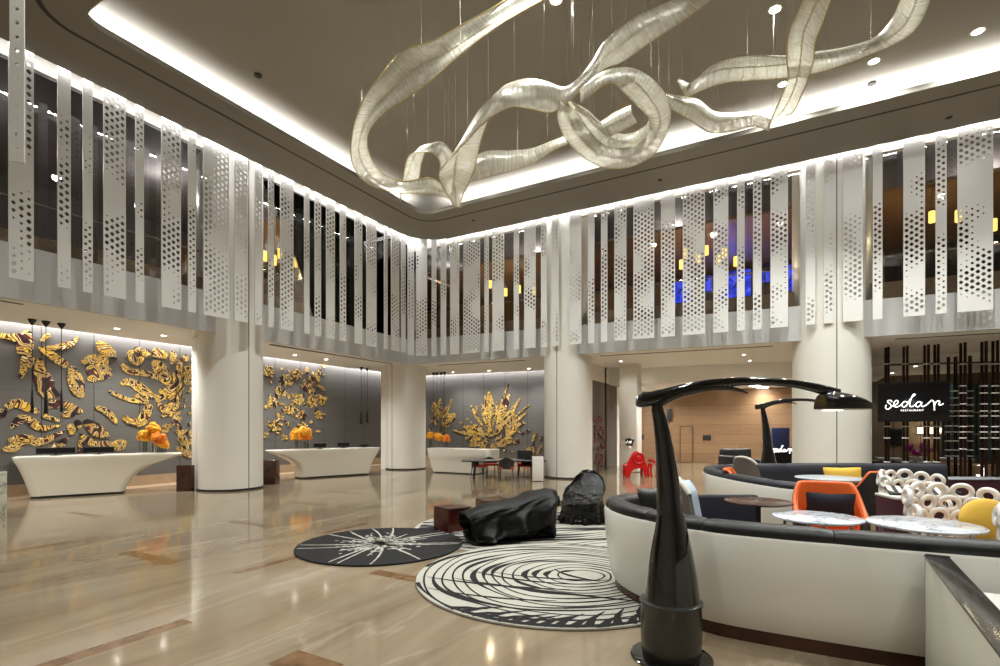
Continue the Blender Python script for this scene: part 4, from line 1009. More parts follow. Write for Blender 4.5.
# ================================================================== crumpled black seats and cube tables
def ridged(x, y, seed):
    s_ = 0; q = random.Random(seed)
    for f, a in ((2.3,1),(4.1,.6),(7.7,.35),(13,.18)):
        p1, p2, an = q.uniform(0,6), q.uniform(0,6), q.uniform(0,3)
        s_ += a*(1-2*abs(math.sin(f*(x*math.cos(an)+y*math.sin(an))+p1+.8*math.sin(f*.7*y+p2))))
    return s_
def crumpled(lab, loc, rz, L_, W_, hback, hseat, hfront, seed, lean=0.0, m2=None):
    t = thing('lounge_seat', lab, 'seat', loc, rz, 'crumpled black seats on the rugs')
    # draped shell: top sheet with a high back, dipped seat and pleated skirts down to the rug
    m_ = MB(); nu, nv = 96, 44
    def top(x, y):      # x,y in -1..1
        h = hseat+(hback-hseat)*max(0, (y+.05)/1.05)**1.6 if y > -.05 else hseat-(hseat-hfront)*(-.05-y)/.95
        h *= 1-.24*max(0, -x-.2)**1.3+.04*x
        return h+.020*ridged(x*1.1, y*1.1, seed)*(1 if abs(y) < .9 else .5)
    def fn(u, v):
        th = 2*PI*u; ce, se = math.cos(th), math.sin(th)
        sq = 1/(abs(ce)**2.6+abs(se)**2.6)**(1/2.6)
        if v < .55:
            q = (v/.55)
            x, y = ce*sq*q, se*sq*q; return Vector((x*L_/2, y*W_/2+lean*max(0,y)*.2, top(x, y)))
        q = (v-.55)/.45; x, y = ce*sq, se*sq
        hz = top(x, y); pl = 1+.075*q*math.sin(11*th+seed)+.05*q*math.sin(23*th+2*seed)-.10*math.sin(PI*q)*(.6+.4*math.sin(5*th+seed))
        pl += .05*ridged(th*.9, q*1.4, seed+5)*math.sin(PI*min(1,q*1.1))
        z = hz*(1-q)
        if q > .99: z = .0
        return Vector((x*L_/2*pl, y*W_/2*pl+lean*max(0,y)*.2*(1-q), max(.0, z)))
    m_.grid(fn, nu, nv, cu=True)
    m_.build('shell', m2 or M['crumple'], t, ang=70)
    # rolled rim along the back ridge
    rim = MB(); pts = []
    for i in range(30):
        th = PI*(.08+.84*i/29); ce, se = math.cos(th), math.sin(th); sq = 1/(abs(ce)**2.6+abs(se)**2.6)**(1/2.6); x, y = ce*sq*.985, se*sq*.985
        pts.append((x*L_/2, y*W_/2+lean*max(0,y)*.2, top(x, y)+.012+.008*math.sin(i*1.9)))
    rim.tube(pts, [.02+.008*math.sin(i*1.3) for i in range(30)], 8); rim.build('rim', M['crumple'], t, ang=70)
    return t
def tunnel_seat(lab, loc, rz, L_, W_, h0, h1, seed):
    # folded sheet: open dark hollow at one end, rising to a flared closed end, creased skirts on the rug
    t = thing('lounge_seat', lab, 'seat', loc, rz, 'crumpled black seats on the rugs')
    def sect(u, v, s_=1.0, dz=0.0):
        x = lerp(-L_/2, L_/2, u); a = 2*PI*v; ca_, sa = math.cos(a), math.sin(a)
        e = .62; cy_ = math.copysign(abs(ca_)**e, ca_); sz = math.copysign(abs(sa)**e, sa)
        H = lerp(h0, h1, min(1, 1.25*u)**.8)*(1-.04*math.sin(PI*u)); W = W_*(1-.16*(1-u)*u*4*.5)*(1 if u < .9 else 1-.5*((u-.9)/.1)**2)
        if u > .93: H *= 1-.12*((u-.93)/.07)**2
        topdip = -.05*math.exp(-((u-.55)/.25)**2)*max(0, sz)
        y = cy_*W/2*s_; z = H/2+sz*H/2*s_+topdip
        f = .065*ridged(u*2.1, a*.55, seed)*(.5+.8*(1-max(0,sz))) 
        y += f*ca_*1.2; z += f*sa*.5 if sa > 0 else 0
        x += .12*(z/H-.4)*(1-u)*-1 + .05*ridged(a*.8, u, seed+3)*(1 if u < .1 else .3)
        fl = 1+(.10*math.sin(7*u*PI+3*math.sin(a*2)+seed)+.07*math.sin(15*u*PI+seed))*max(0, .75-z/H)
        return Vector((x, y*fl-.10*(z/H)*0, max(.004, z)))
    m_ = MB(); nu, nv = 46, 72
    m_.grid(lambda u, v: sect(u, v), nu, nv, cv=True)
    m_.grid(lambda u, v: sect(u*.8, v, .90), 24, nv, cv=True)
    # lip between outer and inner skins, closed far end
    lip = []; 
    for j in range(nv): lip.append([sect(0, j/nv), sect(0, j/nv, .90)])
    m_.loft(lip, cap=False, closed=False, loop=True)
    for u_, s_ in ((1.0, 1.0), (.8, .90)):
        ring = [sect(u_, j/nv, s_) for j in range(nv)]; c_ = sum(ring, Vector())/nv
        m_.add(ring+[c_], [(j, (j+1) % nv, nv) for j in range(nv)])
    m_.build('shell', M['crumple'], t, ang=75)
    rim = MB(); rim.tube([sect(.985, .03+.44*i/29)+Vector((.02,0,.012)) for i in range(30)], .022, 8); rim.build('rim', M['crumple'], t, ang=75)
    rim = MB(); rim.tube([sect(.0, j/40, .95) for j in range(40)], .026, 8, loop=True); rim.build('mouth_rim', M['crumple'], t, ang=75)
    return t
p1 = wc((514-500)/F*8.75, 8.75, .009)
tunnel_seat('long crumpled matt black seat with an open hollow end beside the cube table', p1, TH+math.radians(22), 1.5, .86, .50, .84, 3)
p2 = wc((582-500)/F*10.4, 10.4, .009)
crumpled('rounder crumpled glossy black seat behind the long one, beside the booth', p2, TH+math.radians(-24), .88, .95, .97, .52, .40, 8, -.15, M['crumple2'])
def cube_table(px, py, w_, hg, lab, rz):
    p = onz(px, py); p.z = .009
    t = thing('side_table', lab, 'side table', p, TH+rz, 'brown cube side tables by the black seats')
    q = w_/2; th = .03
    MB().box(-q,-q,0,-q+th,q,hg-th).box(q-th,-q,0,q,q,hg-th).build('side_panel', M['redbrown'], t, smooth=False, bevel=.004)
    MB().box(-q+th,q-th,0,q-th,q,hg-th).box(-q+th,-q+.06,0,q-th,-q+.09,hg-th).build('inner_panel', M['redbrown'], t, smooth=False)
    MB().rbox(-q,-q,hg-th,q,q,hg,.012,rz=.006).build('tabletop', M['walnut'], t)
cube_table(452.5, 530, .5, .43, 'dark red brown cube table at the open end of the long black seat', math.radians(38))
cube_table(493, 512.5, .62, .30, 'low dark brown cube table behind the long black seat', math.radians(20))

# ================================================================== curved booths
def booth(lab, path, hz, inner_pt, cushions, grp, back='leather'):
    P = catmull([wc(a, d) for a, d in path], 7); n = len(P)
    ip = wc(*inner_pt); N_ = []
    for i in range(n):
        t_ = (P[min(i+1,n-1)]-P[max(i-1,0)]).normalized(); N_.append(Vector((t_.y, -t_.x, 0)))
    mid = n//2
    if N_[mid].dot(P[mid]-ip) < 0: N_ = [-q for q in N_]
    root = thing('curved_booth', lab, 'booth seat', P[mid].copy(), 0, grp); root.location.z = 0; off = P[mid].copy(); off.z = 0
    def sweep(prof, i0=0, i1=None, shrink=0.0):
        i1 = n-1 if i1 is None else i1
        rings = []
        for i in range(i0, i1+1): rings.append([P[i]-off+N_[i]*nn+Vector((0,0,z)) for nn, z in prof])
        return MB().loft(rings, cap=True)
    sweep([(-.13,0),(-.13,.13),(-.30,.13),(-.30,0)]).build('plinth', M['walnut'], root)
    sweep([(-.12,.12),(-.085,.2),(-.05,.38),(-.02,.62),(-.002,hz-.02),(-.012,hz),(-.06,hz),(-.10,hz-.1),(-.14,.12)]).build('shell', M['bshell'], root, ang=50)
    sweep([(-.26,.13),(-.26,.44),(-.30,.48),(-.66,.48),(-.72,.43),(-.70,.13)]).build('seat', M['leather'], root, ang=50)
    k = cushions
    for j in range(k):
        i0 = round(j*(n-1)/k); i1 = round((j+1)*(n-1)/k)
        prof = [(-.03,hz-.01),(-.018,hz+.035),(-.04,hz+.085),(-.10,hz+.105),(-.20,hz+.10),(-.255,hz+.05),(-.26,hz-.1),(-.30,.50),(-.115,.50),(-.11,hz-.02)]
        # each cushion is pinched slightly at its ends
        rings = []
        for i in range(i0, i1+1):
            e = min(i-i0, i1-i); s_ = .88 if e == 0 else (.97 if e == 1 else 1)
            rings.append([P[i]-off+N_[i]*((nn+.15)*s_-.15)+Vector((0,0,(z-hz)*s_+hz if z > hz-.2 else z)) for nn, z in prof])
        if i0 < i1:
            # leave a fine gap between neighbours
            d_ = (P[i1]-P[max(i1-1,i0)]).normalized()*.006
            rings[-1] = [q-d_ for q in rings[-1]]
            MB().loft(rings, cap=True).build('back_cushion', M[back], root, ang=50)
    return root
GB = 'curved white booths with black cushions'
booth('large curved white booth with black cushions nearest the camera', [(2.55,6.95),(2.05,6.86),(1.62,6.66),(1.29,6.33),(1.23,5.92),(1.33,5.47),(1.54,5.08),(1.72,4.80),(1.98,4.55),(2.52,4.24),(3.15,3.93),(3.9,3.6),(4.8,3.25),(5.8,2.95)], .95, (3.2,5.4), 7, GB)
booth('large curved white booth with black cushions beyond the first one', [(4.66,7.72),(4.38,7.98),(4.2,8.7),(4.13,9.5),(4.16,10.4),(4.38,11.2),(4.9,11.8),(5.7,12.1),(6.8,12.25),(8.2,12.3),(9.4,12.25),(10.3,12.1)], .94, (7,9.5), 7, GB, 'slate')
# low navy banquette between the booths
t = thing('banquette', 'low navy banquette behind the dark round table, between the two booths', 'bench', wc(3.3, 7.75), TH)
MB().rbox(-.62,-.40,.12,.62,.05,.46,.06,rz=.03).build('seat', M['navy'], t)
MB().rbox(-.62,.06,.06,.62,.2,.86,.05,rz=.04).build('backrest', M['navy'], t)
for sx in (-.55,.55):
    for sy in (-.34,.12): MB().cyl((sx,sy,.13),(sx,sy,0),.02,8).build('leg', M['darkframe'], t)

# ================================================================== arc floor lamps
def arc_lamp(lab, base, s_, lens):
    t = thing('floor_lamp', lab, 'floor lamp', base, TH, 'black arched floor lamps by the booths')
    k = .00824*s_
    X = lambda px: (px-671)*k
    Zy = lambda py: (1.9-(py-426.5)*4.27/518)*s_
    MB().lathe([(.325*s_,0),(.325*s_,.012),(.30*s_,.022),(.001,.024)], (0,0,0), 48).build('base', M['gloss_black'], t)
    MB().lathe([(.225*s_,.022),(.237*s_,.06*s_),(.243*s_,.2*s_),(.24*s_,.44*s_),(.25*s_,.455*s_),(.25*s_,.47*s_),(.22*s_,.48*s_)], (0,0,0), 40).build('drum', M['lampdrum'], t)
    cn = MB(); rings = []
    for px, w_, z in ((672,54,.48*s_),(672,48,Zy(575)),(671.5,40,Zy(550)),(671,31,Zy(528)),(670,25,Zy(512))):
        rings.append([Vector((X(px)+w_/2*k*math.cos(q), w_/2*k*.92*math.sin(q), z)) for q in [2*PI*i/28 for i in range(28)]])
    cn.loft(rings).build('cone', M['gloss_black'], t)
    pole = [(670,514,13),(667.5,480,11),(664.5,450,9),(660.5,424,7.4),(657.5,410,6.2),(658.5,403.5,5.6),(664,399.5,5.2),(676,394.5,4.6),(692,390.4,3.9),(710,387.8,3.2),(728,388.0,2.4),(741,390.5,1.6),(748,393.5,.8)]
    pts = catmull([(X(a), 0, Zy(b_)) for a, b_, c_ in pole], 5)
    rad = [v.x*k for v in catmull([(c_, 0, 0) for a, b_, c_ in pole], 5)]
    MB().tube(pts, rad, 14, up=(0,1,0)).build('pole', M['gloss_black'], t)
    arm = [(636.5,400.5,3.2),(640,400.6,4.6),(652,398.6,4.8),(668,394.2,4.4),(690,388.3,3.9),(716,383.6,3.3),(745,381.2,2.9),(775,381.8,2.7),(800,384.8,2.8),(822,389.6,3.4),(838,394.5,4)]
    pts = catmull([(X(a), 0, Zy(b_)) for a, b_, c_ in arm], 5)
    rad = [v.x*k for v in catmull([(c_, 0, 0) for a, b_, c_ in arm], 5)]
    MB().tube(pts, rad, 14, up=(0,1,0), sx=1.5).build('arm', M['gloss_black'], t)
    MB().rbox(X(725.5),-.014*s_,Zy(389),X(730.5),.014*s_,Zy(381.5),.004,rz=.003).build('bracket', M['steel'], t)
    sh = MB(); rings = []; ns = 22
    for i in range(ns):
        f = i/(ns-1); px = lerp(820.5, 874, f); hgt = (18.3*(1-f)**.75*(1+1.0*f) if f > .0 else 15)
        hgt = 18.5*math.sqrt(max(.002, 1-f**1.7)) if f > .12 else 18.5*(.80+.2*f/.12); dep = 15*math.sqrt(max(.002, 1-(f**2.0)))*(1 if f > .12 else .75+.25*f/.12)
        zb = Zy(408.8)
        rings.append([Vector((X(px), dep*k*math.cos(q), zb+hgt*k*max(0, math.sin(q))**.9)) for q in [PI*j/14 for j in range(15)]]+[Vector((X(px), -dep*k*.5, zb)), Vector((X(px), dep*k*.5, zb))])
    sh.loft(rings).build('lamp_shade', M['gloss_black'], t, ang=45)
    ln = MB(); ring = []
    for i in range(15):
        f = i/14; ring.append((X(lerp(823, 871, f)), 12.5*k*math.sqrt(max(.01, 1-f**2.2))))
    poly = ring+[(x, -y) for x, y in reversed(ring)]
    ln.prism(poly, Zy(410.6) if lens else Zy(409.6), Zy(408.75)).build('lens', M['e_lens'] if lens else M['frosted'], t, smooth=False)
    return t
M['lampdrum'] = mat('black_metallic_drum', hexc(40,40,38), .22, spec=.6)
arc_lamp('tall black arched floor lamp in front of the nearer booth', wc(171/F*4.27, 4.27), 1.0, False)
L2 = arc_lamp('black arched floor lamp with a lit shade behind the farther booth', wc(268/F*12.9, 12.9), 1.13, True)
lpx = wc((836-500)/F*12.9, 12.9, 2.28); spot('lamp_beam', lpx, 60*KD, 110, .6, WARM, .1, (lpx.x, lpx.y, 0))

# ================================================================== round tables
def round_table(a, d, z, r, top_m, lab, grp, style='disc'):
    t = thing('round_table', lab, 'table', wc(a, d), TH, grp)
    MB().lathe([(r-.03,z-.03),(r,z-.018),(r,z-.004),(r-.006,z)], (0,0,0), 56).build('tabletop', top_m, t)
    if style == 'disc':
        MB().lathe([(.045,.02),(.035,.1),(.035,z-.08),(.09,z-.03)], (0,0,0), 20).build('stem', M['darkframe'], t)
        MB().lathe([(.26,0),(.26,.012),(.05,.03)], (0,0,0), 32).build('base', M['darkframe'], t)
    else:
        for q in range(4):
            an = q*PI/2+PI/4; MB().tube([(r*.72*math.cos(an), r*.72*math.sin(an), z-.025), (r*.86*math.cos(an), r*.86*math.sin(an), 0)], [.018,.012], 8).build('leg', M['steel'], t)
        MB().tube([(r*.72*math.cos(q*PI/12), r*.72*math.sin(q*PI/12), z-.04) for q in range(24)], .012, 6, loop=True).build('frame', M['steel'], t)
GT = 'marble topped round tables'
def tb(px, py, z): d = (CAM-z)*F/(py-HOR); return (px-500)/F*d, d
a, d = tb(817, 516.5, .85); round_table(a, d, .85, .465, M['marble'], 'white marble round table just behind the nearer booth, in front of the orange chair', GT, 'legs')
a, d = tb(924, 523.5, .85); round_table(a, d, .85, .52, M['marble'], 'white marble round table in front of the maroon stool', GT, 'legs')
a, d = tb(829, 477.5, .85); round_table(a, d, .85, .62, M['greytop'], 'pale grey round table in front of the yellow cushion in the farther booth', None, 'legs')
a, d = tb(758, 500.8, .93); round_table(a, d, .93, .41, M['walnut'], 'dark wooden round table in front of the low navy banquette', 'dark round tables')
a, d = tb(792, 484.3, .85); round_table(a, d, .85, .42, M['walnut'], 'dark wooden round table inside the farther booth beside the orange chair', 'dark round tables')

# ================================================================== chairs and cushions in the lounge
def tub_chair(loc, rz, lab, cush=True, h=1.1, wd=.92, grp='orange tub chairs'):
    # sits facing local -y; low arms rising to a wrapped back
    t = thing('tub_chair', lab, 'armchair', loc, rz, grp); q = wd/2
    def wrap(u, v):
        an = lerp(-.27*PI, 1.27*PI, u); ca_, sa = math.cos(an), math.sin(an)
        q_ = min(1, max(0, (abs(u-.5)*2-.34)/.56)); q_ = q_**1.4*(3-2*q_) if q_ < 1 else 1
        zt = lerp(h, .70, q_); z = lerp(.36, zt, v); fl = 1+.03*v
        e = .78; cx = math.copysign(abs(ca_)**e, ca_); sy_ = math.copysign(abs(sa)**e, sa)
        p = Vector((q*.92*fl*cx, q*.86*fl*sy_, z)); return p, Vector((ca_, sa, .1)).normalized()
    def inner(u, v): p, n = wrap(u, v); return p-n*.018, n
    def outer(u, v): p, n = wrap(u, v); return p+n*.018, n
    MB().slab(inner, 40, 9, .036).build('inner_shell', M['orange'], t, ang=60)
    MB().slab(outer, 40, 9, .034).build('outer_shell', M['darkframe'], t, ang=60)
    rim = [wrap(i/39, 1)[0] for i in range(40)]
    MB().tube(rim, .03, 8).build('rim', M['orange'], t, ang=80)
    MB().rbox(-q*.80,-q*.80,.34,q*.80,q*.74,.48,.14,rz=.04).build('seat', M['orange'], t)
    for sx in (-1,1):
        for sy in (-1,1): MB().tube([(sx*q*.55,sy*q*.5,.36),(sx*q*.72,sy*q*.66,0)], [.022,.014], 8).build('leg', M['darkframe'], t)
    return t
def pillow(loc, rx, rz, w_, h_, th, m_, lab, grp=None, piping=None):
    def f(u, v, s):
        x, y = (u-.5)*2, (v-.5)*2; k = (1-abs(x)**3.2)*(1-abs(y)**3.2)
        return Vector((x*w_/2*(1-.05*(1-abs(y))**2), s*th/2*max(0, k)**.6, y*h_/2*(1-.07*(1-abs(x))**2)))
    m = MB(); m.grid(lambda u, v: f(u, v, 1), 15, 13); m.grid(lambda u, v: f(u, v, -1), 15, 13)
    o = m.build('cushion', m_, ang=70); o.location = loc; o.rotation_euler = (rx, 0, rz)
    return tag(o, lab, 'cushion', grp)
oc = wc((829-500)/F*7.0, 7.0)
tub_chair(oc, TH-math.radians(22), 'bright orange tub chair facing the camera behind the nearer marble table', h=1.10, wd=.84)
pillow(wc((830-500)/F*7.08, 7.08, .80), math.radians(12), TH-math.radians(22), .58, .40, .16, M['navy'], 'navy cushion on the orange tub chair facing the camera')
tub_chair(wc((862-500)/F*9.3, 9.3), TH-math.radians(148), 'orange rimmed tub chair seen from its dark back beside the white honeycomb chair', h=1.10, wd=.72)
o3 = wc((745-500)/F*9.7, 9.7)
tub_chair(o3, TH+math.radians(62), 'orange tub chair inside the farther booth near its rounded end', h=1.08, wd=.8)
pillow(wc((744-500)/F*9.75, 9.75, .70), math.radians(12), TH+math.radians(62), .46, .32, .14, M['navy'], 'navy cushion on the orange chair in the farther booth')
def high_chair(loc, rz, lab, front, h=1.28, wd=.62):
    t = thing('high_back_chair', lab, 'armchair', loc, rz, 'pale high backed lounge chairs')
    def bk(u, v, off):
        an = (u-.5)*2.0; k = 1-.10*abs(u-.5)*2
        wv = wd/2*(1-.18*max(0, v-.6)/.4*1.0); z = .30+(h-.30)*v*(1-.14*(abs(u-.5)*2)**2.5)
        p = Vector((wv*math.sin(an)/math.sin(1.0), wd*.36*math.cos(an)+.16*v-.02+off, z)); n = Vector((math.sin(an)*.8, math.cos(an), -.15)).normalized(); return p, n
    MB().slab(lambda u, v: bk(u, v, .05), 22, 14, .05).build('back_shell', M['taupe'], t, ang=60)
    MB().slab(lambda u, v: bk(lerp(.06,.94,u), lerp(.12,.99,v), -.02), 22, 14, .09).build('back_pad', front, t, ang=60)
    MB().tube([bk(i/21, 1, .05)[0] for i in range(22)], .03, 8).build('piping', M['piping'], t, ang=80)
    MB().rbox(-wd/2+.03,-wd*.55,.30,wd/2-.03,wd*.28,.47,.1,rz=.05).build('seat', front, t)
    for sx in (-1,1):
        for sy in (-.8,.7): MB().tube([(sx*wd*.36, sy*wd*.42, .32),(sx*wd*.42, sy*wd*.5, 0)], [.02,.013], 8).build('leg', M['darkframe'], t)
    return t
high_chair(wc((719-500)/F*5.75, 5.75), TH+math.radians(72), 'pale blue high backed chair with a grey shell inside the nearer booth', M['paleblue'], 1.30, .66)
high_chair(wc((757-500)/F*10.6, 10.6), TH+math.radians(112), 'grey high backed chair with pale piping inside the farther booth', M['taupe'], 1.28, .66)
pillow(wc(1.86, 6.28, .98), math.radians(-14), TH+math.radians(30), .46, .36, .14, M['leather'], 'black cushion leaning in the nearer booth behind the lamp post')
# black leather armchair behind the far booth
t = thing('leather_armchair', 'black leather armchair standing behind the farther booth by the oak wall', 'armchair', wc((742-500)/F*16.6, 16.6), TH+math.radians(10))
MB().rbox(-.55,.22,.25,.55,.48,1.18,.12,rz=.08).build('backrest', M['leather'], t)
for sx in (-1,1): MB().rbox(sx*.5-.13,-.45,.15,sx*.5+.13,.4,.98 if sx < 0 else .85,.1,rz=.08).build('armrest', M['leather'], t)
MB().rbox(-.40,-.45,.15,.40,.24,.55,.08,rz=.06).build('seat', M['leather'], t)
for sx in (-.48,.48):
    for sy in (-.38,.38): MB().cyl((sx,sy,.2),(sx,sy,0),.03,8).build('foot', M['steel'], t)
pillow(wc((843-500)/F*11.68, 11.68, .80), math.radians(-12), TH, .86, .36, .18, M['yellow'], 'long yellow cushion leaning on the farther booth in front of the restaurant column', 'yellow cushions')
pillow(wc((877-500)/F*11.4, 11.4, .62), math.radians(-12), TH, .5, .36, .16, M['yellow'], 'small yellow cushion low on the farther booth behind the white honeycomb chair', 'yellow cushions')

# white honeycomb chairs
def honey_chair(loc, rz, lab, h=1.17, wd=.95, pads=None):
    t = thing('honeycomb_chair', lab, 'chair', loc, rz, 'white honeycomb plastic chairs'); m = MB(); q = wd/2
    rnd = random.Random(int(h*1000+wd*77))
    rows = 3; n = 9
    for j in range(rows):
        for i in range(n-(j % 2)):
            u = (i+.5*(j % 2)+.5)/n; an = lerp(-.18*PI, 1.18*PI, u); z = h-.11-j*.165-.10*(abs(u-.5)*2)**2+rnd.uniform(-.015,.015)
            if j == 0 and (i in (0, n-1)): continue
            rad = q*(1+.05*(2-j)); c = Vector((rad*math.cos(an), rad*.9*math.sin(an), z)); n_ = Vector((math.cos(an), math.sin(an), .12)).normalized()
            tx = Vector((-math.sin(an), math.cos(an), 0)); ty = n_.cross(tx).normalized()
            rx, ry = rnd.uniform(.078,.098), rnd.uniform(.072,.09)
            m.tube([c+tx*rx*math.cos(2*PI*k/18)+ty*ry*math.sin(2*PI*k/18) for k in range(18)], rnd.uniform(.030,.036), 8, loop=True)
    m.build('backrest', M['whitep'], t, ang=80)
    MB().lathe([(.02,.42),(q*.88,.43),(q*.95,.455),(q*.9,.48),(.02,.475)], (0,0,0), 36, sy=.9).build('seat', M['whitep'], t)
    MB().lathe([(q*.8,.48),(q*.82,.51),(q*.7,.535),(.02,.54)], (0,0,0), 32, sy=.9).build('seat_pad', pads or M['pink'], t)
    for i in range(5):
        an = lerp(-.05*PI, 1.05*PI, i/4); MB().tube([(q*.9*math.cos(an), q*.82*math.sin(an), .45),(q*1.0*math.cos(an), q*.9*math.sin(an), h-.55)], .024, 8).build('strut', M['whitep'], t)
    for sx in (-1,1):
        for sy in (-1,1): MB().tube([(sx*q*.55,sy*q*.5,.45),(sx*q*.8,sy*q*.72,0)], [.03,.018], 8).build('leg', M['whitep'], t)
    return t
honey_chair(wc((916-500)/F*8.4, 8.4), TH+math.radians(10), 'white honeycomb chair behind the maroon stool, farthest of three', 1.17, .92)
honey_chair(wc((962-500)/F*6.15, 6.15), TH+math.radians(-12), 'white honeycomb chair beside the marble table, middle of three', 1.19, .98)
honey_chair(wc((1062-500)/F*4.75, 4.75), TH+math.radians(30), 'white honeycomb chair cut by the edge of the photo, nearest of three', 1.15, .84, M['yellow'])
def oval(u, v):
    pass
m = MB(); m.sphere((0,0,0), 1, 28, 14, .33, .09, .23); p = wc((986-500)/F*5.82, 5.82, .86)
o = m.build('cushion', M['yellow'], ang=80); o.location = p; o.rotation_euler = (math.radians(-8), 0, TH+.1); tag(o, 'oval yellow cushion on the middle white honeycomb chair at the edge of the photo', 'cushion')
# maroon stool with striped throw
t = thing('stool', 'maroon box stool behind the marble table, between two honeycomb chairs', 'stool', wc((909-500)/F*7.35, 7.35), TH+math.radians(-8))
MB().rbox(-.31,-.25,.08,.31,.25,.90,.03,rz=.02).build('body', M['maroon'], t)
MB().rbox(-.32,-.26,.885,.32,.26,.925,.03,rz=.012).build('top_trim', M['piping'], t)
for sx in (-.25,.25):
    for sy in (-.19,.19): MB().cyl((sx,sy,.09),(sx,sy,0),.02,8).build('foot', M['darkframe'], t)
M['stripe'] = ply_wall('black_white_stripe', hexc(222,216,205), hexc(222,216,205), hexc(20,18,18), .11, 9, .7, 'X', .028)
thr = MB(); thr.slab(lambda u, v: (Vector(((u-.5)*.62, (v-.5)*.42, .012*math.sin(u*9)+.03*v)), Vector((0,0,1))), 20, 10, .022)
p = wc((914-500)/F*7.4, 7.4, .952); o = thr.build('throw', M['stripe']); o.location = p; o.rotation_euler = (math.radians(6), 0, TH-.5); tag(o, 'black and white striped throw lying on the maroon stool', 'throw')

# ================================================================== glass partition in the lower right corner
A_, B_ = wc(3.12, 3.80), wc(1.55, 1.30); dr = (B_-A_).normalized(); nr = Vector((-dr.y, dr.x, 0))
if nr.dot(RIGHT) < 0: nr = -nr
Mx = Matrix.Translation(A_) @ Matrix(((dr.x, nr.x, 0, 0), (dr.y, nr.y, 0, 0), (0, 0, 1, 0), (0, 0, 0, 1)))
t = thing('partition_counter', 'pale frosted glass counter with dark glass cap in the lower right corner', 'counter', A_, 0); t.matrix_world = Mx
Lp = (B_-A_).length
MB().rbox(0,0,.0,Lp,.028,.935,.004,rz=.003).build('front_panel', M['frosted'], t)
MB().rbox(.0,.03,.0,Lp,.135,.90,.004,rz=.003).build('core', M['darkframe'], t)
MB().rbox(-.012,-.008,.937,Lp,.14,.957,.006,rz=.004).build('cap', M['capglass'], t)
MB().rbox(.0,.145,.0,Lp,.62,.74,.01,rz=.006).build('ledge', M['whitep'], t)
MB().rbox(-.02,.0,.0,-.002,.14,.965,.004,rz=.003).build('end_post', M['black'], t)

# ================================================================== red chair, footstool and wall light by the pillar
pr = onz(637, 477.3); dR = -pr.x*ST+pr.y*CT; kx = dR/F
t = thing('sculpted_chair', 'red glossy plastic chair with a round emblem by the white pillar', 'chair', pr, TH)
X = lambda px: (px-637)*kx; Z = lambda py: (477.3-py)*kx
front = [(X(625.3),0),(X(629.8),0),(X(631.5),Z(471.5)),(X(634.5),Z(469)),(X(640),Z(468.3)),(X(643.5),Z(470.5)),(X(644.6),Z(476.8)),(X(647.2),Z(477)),(X(647.8),Z(470)),(X(646.4),Z(463.5)),(X(643.5),Z(458)),(X(640.5),Z(453.5)),(X(637.5),Z(451.2)),(X(634.6),Z(451.6)),(X(632),Z(454.5)),(X(629),Z(460)),(X(626.4),Z(464.5)),(X(623.3),Z(464.3)),(X(625.4),Z(467))]
Mf = Matrix(((1,0,0,0),(0,0,1,-.06),(0,1,0,0),(0,0,0,1)))
MB().prism(front, 0, .16, Mf).build('back_panel', M['red'], t, bevel=.025)
MB().tube([(X(638.2)+.19*math.cos(a), -.075, Z(458.3)+.19*math.sin(a)) for a in [2*PI*i/24 for i in range(24)]], .035, 8, loop=True).build('emblem_ring', M['red'], t)
em = MB(); em.sphere((X(638.2), -.07, Z(458.3)), .12, 14, 8, 1, .35, 1); em.build('emblem', M['red'], t)
MB().rbox(X(627),.08,Z(467.5),X(645),.5,Z(463.8),.08,rz=.04).build('seat', M['red'], t)
for sx in (627.5, 645.5): MB().tube([(X(sx), .52, Z(466)), (X(sx), .56, .0)], [.06,.045], 8).build('leg', M['red'], t)
pr2 = onz(654, 476.6); t = thing('footstool', 'small red glossy footstool right beside the red sculpted chair', 'stool', pr2, TH)
def st(u, v):
    x = (u-.5)*.36; y = (v-.5)*.42; return Vector((x, y, .52+.10*abs(u-.5)*2*(1)+.02*math.cos(v*3))), Vector((0,0,1))
MB().slab(st, 12, 8, .1).build('seat', M['red'], t)
for sx in (-1,1):
    for sy in (-1,1): MB().tube([(sx*.14,sy*.15,.5),(sx*.17,sy*.17,.25),(sx*.15,sy*.18,0)], [.05,.035,.045], 8).build('leg', M['red'], t)
ps = onY(630, 442, pc.y-.0)
t = thing('wall_lamp', 'small black cluster wall lamp on the white pillar above the red chair', 'wall lamp', ps)
MB().lathe([(.12,0),(.12,.03),(.03,.04)], (0,0,0), 16, Matrix.Rotation(PI/2,4,'X')).build('wall_plate', M['black'], t)
for i, (dx, dz) in enumerate(((-.12,.06),(.0,.1),(.12,.05),(-.07,-.08),(.08,-.09))):
    MB().lathe([(.05,-.06),(.065,0),(.05,.06)], (dx,-.10,dz), 10, cap=False).build('shade', M['black'], t)
    MB().sphere((dx,-.10,dz), .03, 8, 6).build('bulb', M['e_warm'], t)
point('wall_lamp_glow', (ps.x, ps.y-.16, ps.z), 14*KD, (1,.92,.8), .03)
